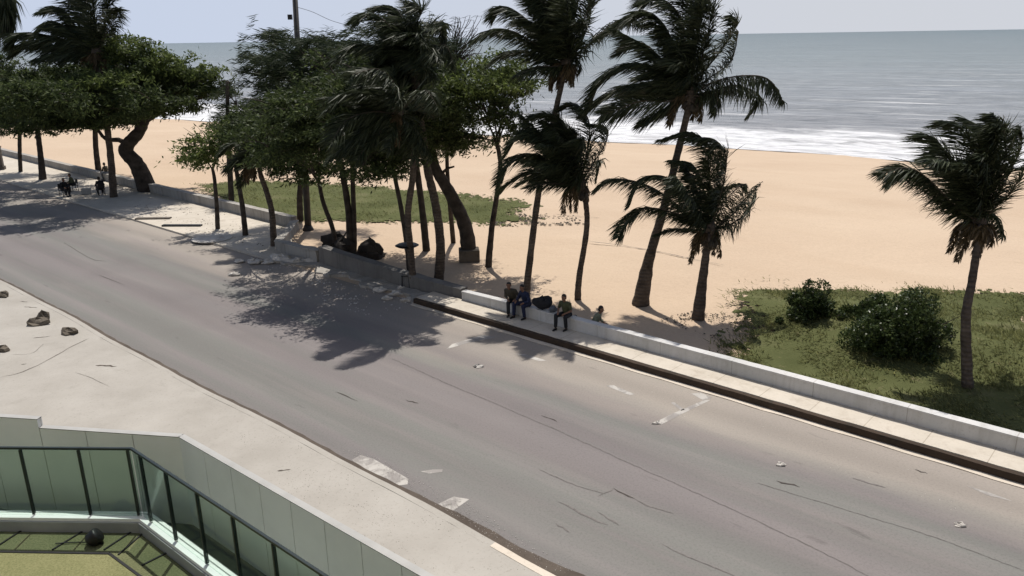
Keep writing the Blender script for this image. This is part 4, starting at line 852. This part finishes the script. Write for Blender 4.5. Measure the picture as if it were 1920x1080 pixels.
def person(loc, face, seat, shirt, pants, label, pose='sit', lean=0.0, spreadk=.14, sleeves=.5, longp=True, side=0.0, headturn=0.0, armspread=0.0, shoe=None):
    """loc: point under the pelvis on the ground; face: heading of the chest; seat: height of the seat"""
    e = empty('person', loc, label, 'person', 'people resting by the beach wall')
    rot = Matrix.Translation(Vector(loc)) @ Matrix.Rotation(face, 4, 'Z')     # local: +x right, +y forward
    ln = math.sin(lean); s = seat
    if pose == 'sit':
        pel = Vector((0, 0, s + .10)); chest = Vector((side * .2, .42 * ln, s + .46)); neck = Vector((side * .28, .56 * ln, s + .60)); head = Vector((side * .3 + headturn * .03, .66 * ln + .03, s + .76))
        kn = [Vector((k * spreadk * 1.25, .44, s + .10)) for k in (-1, 1)]; an = [Vector((k * spreadk * 1.1, .42 + .08 * k, .09)) for k in (-1, 1)]
        hand = [Vector((k * (.16 + armspread), .36, s + .22)) for k in (-1, 1)]; el = [Vector((k * (.27 + armspread * .6), .18 * ln + .1, s + .28)) for k in (-1, 1)]
    else:
        pel = Vector((0, 0, .95)); chest = Vector((0, .1 * ln, 1.30)); neck = Vector((0, .25 * ln, 1.46)); head = Vector((0, .3 * ln + .02, 1.62))
        kn = [Vector((k * .1, .03, .5)) for k in (-1, 1)]; an = [Vector((k * .11, -.03, .09)) for k in (-1, 1)]
        hand = [Vector((k * .3, .15, .85)) for k in (-1, 1)]; el = [Vector((k * .29, .02, 1.1)) for k in (-1, 1)]
    sh = [chest + Vector((k * .18, 0, .06)) for k in (-1, 1)]; hp = [pel + Vector((k * .09, 0, -.02)) for k in (-1, 1)]
    b = MB()
    capsule(b, pel, chest, .135, .145, flat=.8); capsule(b, chest, neck, .13, .055, flat=.9); capsule(b, neck, head - Vector((0, 0, .06)), .055, .055)
    capsule(b, head + Vector((0, -.01, .03)), head + Vector((0, .012, -.045)), .093, .072); capsule(b, head + Vector((0, .095, -.015)), head + Vector((0, .108, -.03)), .012, .016, 8)
    for i in (0, 1):
        k = -1 if i == 0 else 1
        capsule(b, head + Vector((k * .09, -.005, 0)), head + Vector((k * .092, -.01, .02)), .016, .018, 8)
        capsule(b, chest + Vector((k * .06, 0, .07)), sh[i], .07, .062); capsule(b, sh[i], el[i], .05, .04); capsule(b, el[i], hand[i], .04, .027)
        hd = (hand[i] - el[i]).normalized(); sx = Vector((1, 0, 0)); pal = hand[i] + hd * .07; capsule(b, hand[i], pal, .03, .034)
        for j in range(4):
            p0 = pal + sx * ((j - 1.5) * .021); p1 = p0 + hd * (.045 + .006 * (j % 3)); p2 = p1 + hd * .02 + Vector((0, 0, -.03)); capsule(b, p0, p1, .0105, .0095, 8, 2); capsule(b, p1, p2, .0095, .008, 8, 2)
        capsule(b, hand[i] + hd * .03 - sx * (k * .03), hand[i] + hd * .075 - sx * (k * .055), .012, .010, 8, 2)
        capsule(b, pel, hp[i], .12, .11); capsule(b, hp[i], kn[i], .085, .058); capsule(b, kn[i], an[i], .055, .038); capsule(b, an[i] + Vector((0, -.03, -.04)), an[i] + Vector((0, .15, -.055)), .04, .032)
    fused(b, 'body', SKIN, e, .0095, rot)
    c = MB(); capsule(c, pel + Vector((0, 0, .02)), chest, .155, .165, flat=.82); capsule(c, chest, chest.lerp(neck, .75), .15, .075, flat=.9)
    for i in (0, 1):
        k = -1 if i == 0 else 1; capsule(c, chest + Vector((k * .06, 0, .06)), sh[i], .088, .078); capsule(c, sh[i], sh[i].lerp(el[i], sleeves), .068, .062)
        if sleeves >= 1: capsule(c, el[i], el[i].lerp(hand[i], .85), .055, .045)
    fused(c, 'shirt', shirt, e, .014, rot)
    c = MB()
    for i in (0, 1):
        capsule(c, pel, hp[i], .14, .125); capsule(c, hp[i], kn[i], .105, .078)
        if longp: capsule(c, kn[i], kn[i].lerp(an[i], .88), .078, .066)
    fused(c, 'trousers', pants, e, .014, rot)
    c = MB(); capsule(c, head + Vector((0, -.022, .045)), head + Vector((0, -.045, -.01)), .097, .085); fused(c, 'hair', HAIR, e, .012, rot)
    c = MB()
    for i in (0, 1): capsule(c, an[i] + Vector((0, -.035, -.043)), an[i] + Vector((0, .16, -.055)), .047, .038)
    fused(c, 'shoes', shoe or M['black'], e, .012, rot)
    c = MB()
    for k in (-1, 1): capsule(c, head + Vector((k * .032, .083, .012)), head + Vector((k * .032, .084, .012)), .010, .010, 8, 3)
    obj('eyes', [rot @ v for v in c.v], c.f, M['black'], e, True)
    return e
cl = lambda n, c: plain(n, c, .2, 9, .85, .2)
navy = cl('navy_cloth', (.012, .017, .045)); dk = cl('dark_cloth', (.014, .015, .018)); olive = cl('olive_cloth', (.05, .055, .028)); camo = cl('mottled_cloth', (.14, .15, .11)); brown = cl('brown_cloth', (.045, .04, .03)); greyc = cl('grey_cloth', (.10, .11, .13)); wht = cl('white_cloth', (.65, .65, .66))
FR = RA + math.pi                        # facing the road: local +y must point to -N
def facing(vec): return math.atan2(vec.y, vec.x) - math.pi / 2
toroad = facing(-N)
sw = HK + .45                      # top of the seat wall
def onwall(x, dv=0.12, base=HK):
    # the place on the seat wall seen at column x
    best = min((abs((lambda p: p)(0)), 0),)
    lo, hi = -30., 10.
    for _ in range(60):
        m = (lo + hi) / 2; p = R(m, 21.95 + dv, sw)
        d = Vector((p.x, p.y, p.z - H)); c = (bx_.dot(d)) / (-bz_.dot(d)) * F + 960
        if c < x: lo = m
        else: hi = m
    q = R(m, 21.95 + dv, base); return q
def seatpt(x, dv=.12): return onwall(x, dv)
person(seatpt(963), toroad + .5, .44, brown, dk, 'person in brown top sitting on the seat wall, leftmost of the group, bent aside', lean=.5, side=.35, sleeves=1.05, spreadk=.09)
person(seatpt(988), toroad - .1, .44, navy, navy, 'person in dark blue clothes sitting on the seat wall facing the road', lean=.35, spreadk=.2, sleeves=1.05, armspread=.05)
person(seatpt(1063), toroad + .1, .44, olive, dk, 'person in olive shirt sitting on the seat wall with dark trousers', lean=.3, spreadk=.16, sleeves=.7)
q = R(*UV(seatpt(1098)), 0) + N * .45
person(q, facing(N * .3 + D), .28, camo, dk, 'person in mottled grey-green shirt sitting low behind the seat wall', lean=.45, spreadk=.13, sleeves=1.05)
# bags on the wall
def bag(loc, sz, m, label, rz):
    e = empty('bag', loc, label, 'bag', 'bags with the people on the wall')
    mb = MB(); mb.rock(Vector(loc) + Vector((0, 0, sz[2] * .5)), (sz[0] / 2, sz[1] / 2, sz[2] / 2 * 1.3), int(sz[0] * 100), .85, 12); mb.build('sack', m, e, True)
    mb = MB(); c = Vector(loc) + Vector((0, 0, sz[2] * .9)); mb.tube(spline([c + D * -.15, c + Vector((0, 0, .14)), c + D * .15], 8), .014, 5); mb.build('strap', M['black'], e)
q = seatpt(1018); q.z = sw; bag(q, (.7, .4, .42), dk, 'large dark sack beside the person in dark blue, on the wall', 0)
q = seatpt(1037); q.z = sw; bag(q, (.35, .3, .2), greyc, 'small grey-blue bundle right of the dark sack on the wall', 0)
q = G(1079, 612, HK); bag(q, (.2, .16, .34), wht, 'small white bag standing on the promenade by the olive-shirted person', 0)
# stool by the disc palm
es = empty('stool', G(762, 541, 0), 'small dark stool by the foot of the palm with the disc', 'stool')
mb = MB(); q = G(762, 541, 0); mb.box(q + Vector((0, 0, .62)), (.36, .34, .05)); mb.build('seat', M['black'], es, False, .01)
for sx in (-1, 1):
    for sy in (-1, 1):
        mb = MB(); mb.bar(q + Vector((sx * .17, sy * .16, 0)), q + Vector((sx * .14, sy * .13, .6)), .035, .035); mb.build('leg', M['black'], es)

# far left group: people on chairs and one on the wall
def chair(loc, rz, label):
    e = empty('chair', loc, label, 'chair', 'dark chairs on the wide promenade'); T = Matrix.Translation(Vector(loc)) @ Matrix.Rotation(rz, 4, 'Z')
    def part(nm, boxes):
        mb = MB()
        for c, s in boxes: mb.box(c, s)
        mb.v = [T @ v for v in mb.v]; mb.build(nm, M['black'], e, False, .01)
    part('seat', [((0, 0, .43), (.46, .44, .04))]); part('backrest', [((0, -.23, .72), (.44, .04, .36)), ((-.2, -.225, .5), (.04, .04, .2)), ((.2, -.225, .5), (.04, .04, .2))])
    for sx in (-1, 1):
        part('armrest', [((sx * .24, 0, .64), (.05, .42, .03)), ((sx * .24, .18, .54), (.035, .035, .19))])
        for sy in (-1, 1): part('leg', [((sx * .2, sy * .19, .205), (.04, .04, .41))])
q = R(*UV(G(161, 348, .1)), .1)
uw = UV(G(166, 330, .66))[0]
person(R(uw, V1(uw) + .15, .1), facing(-N * .5 - D), .56, brown, greyc, 'person in brown perched on the far wall with legs toward the road', lean=.15, spreadk=.08, sleeves=1.05)
for i, (x, y, c1, lb, fc) in enumerate([(121, 368, dk, 'person in black seated on a chair, leftmost on the wide promenade', D + N * .3), (191, 366, dk, 'person in black seated on a chair left of the slanting palm trunk', -D + N * .2), (140, 358, olive, 'person in dark green seated between the two black-clad ones', -N)]):
    q = G(x, y, .1); f = facing(fc); person(q, f, .44, c1, dk, lb, lean=.25, sleeves=1.05); chair(q, f, ['dark armchair under the leftmost black-clad person', 'dark armchair under the black-clad person near the palm trunk', 'dark armchair under the green-clad person'][i])
mb = MB(); q = G(163, 364, .1); mb.box(q + Vector((0, 0, .2)), (.6, .4, .38), .3); mb.box(q + Vector((0, 0, .41)), (.63, .43, .05), .3)
tag(mb.build('cooler_box', M['grey'], None, False, .02), 'grey lidded cool box standing among the chairs', 'cool box')

# ------------------------------------------------------------------ terrace in front of the camera
ZB, HG = 4.0, 1.1
def ext(p, a, L): return Vector((p.x + math.cos(a) * L, p.y + math.sin(a) * L, p.z))
o1, o2, o3 = [Vector(G(*p, ZB + HG)) for p in ((77, 801), (340, 818), (800, 1081))]
ad = math.atan2(o3.y - o2.y, o3.x - o2.x); al = math.atan2(o1.y - o2.y, o1.x - o2.x)
o0 = ext(o1, al, 5); o4 = ext(o3, ad, 9)
outer = [o0, o1, o2, o4]
g1, g2, g3 = [Vector(G(*p, ZB)) for p in ((0, 966), (269, 969), (430, 1081))]
gd = math.radians(-40.6); gl = math.radians(180 - 2.8)
g0 = ext(g1, gl, 5); g4 = ext(g2, gd, 14)
et = empty('building', Vector((-6, 0, 0)), 'low building wing below the viewer, with grey panelled parapet around its roof terrace', 'building')
back = [Vector((o4.x, -14, 0)), Vector((-30, -14, 0)), Vector((-30, o0.y, 0))]
foot = [Vector((p.x, p.y, 0)) for p in outer] + back
n = len(foot); vs = [Vector((p.x, p.y, -.05)) for p in foot] + [Vector((p.x, p.y, 3.62)) for p in foot]
fs = [[i, (i + 1) % n, (i + 1) % n + n, i + n] for i in range(n)] + [list(range(n, 2 * n))]
obj('wall', vs, fs, M['panel'], et)
fm = MB(); fm.box((-6, -3.2, 17), (50, .4, 34)); fm.build('facade', M['cap'], et)
for z in (9.0, 12.2, 15.4, 18.6):
    fm = MB(); fm.box((-6, -2.2, z - .35), (50, 1.6, .2)); fm.build('balcony_slab', M['cap'], et)
# parapet panels with open joints
def along(pts, step):
    out = []
    for a, b in zip(pts, pts[1:]):
        L = (b - a).length; k = max(1, round(L / step)); out.append([(a.lerp(b, i / k), a.lerp(b, (i + 1) / k)) for i in range(k)])
    return out
segs = along([o1, o2], .86)[0]; segs2 = along([o2, o4], .66)[0]
for seglist, top in ((segs, 0), (segs2, 0), (along([o0, o1], .86)[0], .14)):
    for a, b in seglist:
        d = (b - a).normalized(); nrm = Vector((-d.y, d.x, 0)); nrm = nrm if nrm.y > 0 else -nrm
        a2, b2 = a + d * .006, b - d * .006; z0, z1 = 3.6, ZB + HG + top
        mb = MB(); p = [a2 - nrm * .04, b2 - nrm * .04, b2 + nrm * .02, a2 + nrm * .02]; mb.hexa([Vector((q.x, q.y, z0)) for q in p] + [Vector((q.x, q.y, z1)) for q in p]); mb.build('cladding_panel', M['panel'], et)
for a, b, top in ((o1, o2, 0), (o2, o4, 0), (o0, o1, .14)):
    d = (b - a).normalized(); nrm = Vector((-d.y, d.x, 0)); nrm = nrm if nrm.y > 0 else -nrm
    mb = MB(); p = [a + nrm * .022, b + nrm * .022, b + nrm * .045, a + nrm * .045]; mb.hexa([Vector((q.x, q.y, 3.6)) for q in p] + [Vector((q.x, q.y, ZB + HG + top - .004)) for q in p]); mb.build('parapet', M['panel'], et)
    mb = MB(); p = [a - nrm * .046, b - nrm * .046, b + nrm * .05, a + nrm * .05]; mb.hexa([Vector((q.x, q.y, ZB + HG + top + .002)) for q in p] + [Vector((q.x, q.y, ZB + HG + top + .014)) for q in p]); mb.build('coping', M['trim'], et)
# terrace floor between glass and parapet, curb below the glass
def poly(name, pts, z, mat, parent=None, kind=None):
    o = obj(name, [Vector((p.x, p.y, z)) for p in pts], [list(range(len(pts)))[::-1]], mat, parent)
    if kind: tag(o, kind=kind)
    return o
poly('terrace_floor', [o0, o1, o2, o4, Vector((o4.x, -13, 0)), Vector((-29, -13, 0)), Vector((-29, o0.y, 0))], 3.66, M['floor'], et)
def offs(pts, d):
    out = []
    for i, p in enumerate(pts):
        ns = []
        if i: t = (p - pts[i - 1]).normalized(); ns.append(Vector((-t.y, t.x, 0)))
        if i < len(pts) - 1: t = (pts[i + 1] - p).normalized(); ns.append(Vector((-t.y, t.x, 0)))
        m = sum(ns, Vector()); m = m.normalized(); out.append(p + m * d / max(.3, m.dot(ns[0])))
    return out
gl_ = [g0, g2, g4]
def ribbon(name, pts, d0, d1, z0, z1, mat, parent):
    a, b = offs(pts, d0), offs(pts, d1); mb = MB()
    for i in range(len(pts) - 1):
        q = [a[i], a[i + 1], b[i + 1], b[i]]; mb.hexa([Vector((p.x, p.y, z0)) for p in q] + [Vector((p.x, p.y, z1)) for p in q])
    return mb.build(name, mat, parent)
ribbon('curb', gl_, -.10, .16, 3.5, ZB - .04, M['grey'], et)
er = empty('glass_railing', g2, 'green tinted glass railing with dark posts around the roof lawn', 'railing')
ribbon('bottom_rail', gl_, -.075, .05, ZB - .038, ZB + .012, M['alu'], er)
ribbon('bottom_rail', gl_, .075, .12, ZB - .038, ZB + .006, M['alu'], er)
ribbon('top_rail', gl_, -.018, .018, ZB + HG - .022, ZB + HG + .01, M['dmetal'], er)
def raypos(xb, seg):      # where along the glass line a column of the base is seen
    a, b = seg; lo, hi = 0., 1.
    for _ in range(50):
        m = (lo + hi) / 2; p = a.lerp(b, m); d = Vector((p.x, p.y, ZB - H)); c = bx_.dot(d) / (-bz_.dot(d)) * F + 960
        if c < xb: lo = m
        else: hi = m
    return a.lerp(b, m)
posts = [raypos(x, (g0, g2)) for x in (-55, 65, 171, 261)] + [raypos(x, (g2, g4)) for x in (284, 331, 389, 455, 530, 618, 720, 850)]
for p in posts:
    mb = MB(); mb.box(Vector((p.x, p.y, ZB + HG / 2 - .0)), (.028, .045, HG - .06), gd if p.x > g2.x else 0); mb.build('post', M['dmetal'], er)
pp = [g0] + posts[:4] + [g2] + posts[4:]
for a, b in zip(pp, pp[1:]):
    d = (b - a)
    if d.length < .05: continue
    d.normalize(); nrm = Vector((-d.y, d.x, 0)) * .005; a2, b2 = a + d * .02, b - d * .02; z0, z1 = ZB + .015, ZB + HG - .035
    mb = MB(); q = [a2 - nrm, b2 - nrm, b2 + nrm, a2 + nrm]; mb.hexa([Vector((p.x, p.y, z0)) for p in q] + [Vector((p.x, p.y, z1)) for p in q]); mb.build('glass_pane', M['glass'], er)
# roof lawn with tile border
inn = offs(gl_, -.11)
poly('lawn_border', inn + [Vector((inn[-1].x, -13, 0)), Vector((-29, -13, 0)), Vector((-29, inn[0].y, 0))], 3.80, M['lawn2'], None, 'structure')
l1, l2, l3 = [Vector(G(*p, 3.80)) for p in ((0, 1034), (205, 1039), (262, 1081))]
lin = [ext(l1, gl, 5), l2, ext(l2, math.atan2(l3.y - l2.y, l3.x - l2.x), 8)]
poly('roof_lawn', lin + [Vector((lin[-1].x, -12.9, 0)), Vector((-28.9, -12.9, 0)), Vector((-28.9, lin[0].y, 0))], 3.806, M['lawn'], None, 'structure')
jm = MB()
for a, b in zip(lin, lin[1:]): jm.bar(Vector((a.x, a.y, 3.806)), Vector((b.x, b.y, 3.806)), .035, .02)
for (xa, ya, xb, yb) in ((0, 1021, 52, 987), (98, 1031, 165, 990), (222, 1040, 268, 1000), (266, 1060, 316, 1035), (195, 1031, 245, 998)):
    a, b = G(xa, ya, 3.806), G(xb, yb, 3.806); jm.bar(a, b, .025, .016)
tag(jm.build('lawn_edging', M['black']), kind='structure')
el = empty('garden_spotlight', G(178, 1020, 3.8), 'small black drum-shaped spotlight lying on the roof lawn border', 'spotlight')
q = G(178, 1020, 3.8); mb = MB(); ax = Vector((.7, .3, .5)).normalized(); mb.tube([q + Vector((0, 0, .1)) - ax * .10, q + Vector((0, 0, .1)) - ax * .06, q + Vector((0, 0, .1)) + ax * .06, q + Vector((0, 0, .1)) + ax * .09], [.05, .10, .115, .10], 16); mb.build('housing', M['black'], el, True)
mb = MB(); mb.bar(q + Vector((-.1, 0, 0)), q + Vector((-.1, 0, .1)), .02, .03); mb.bar(q + Vector((.1, 0, 0)), q + Vector((.1, 0, .1)), .02, .03); mb.bar(q + Vector((-.11, 0, .01)), q + Vector((.11, 0, .01)), .03, .02); mb.build('bracket', M['black'], el)
mb = MB(); mb.tube(spline([q + Vector((-.08, 0, .03)), q + Vector((-.3, .02, .02)), q + Vector((-.55, .0, .02))], 6), .008, 5); mb.build('cable', M['black'], el)
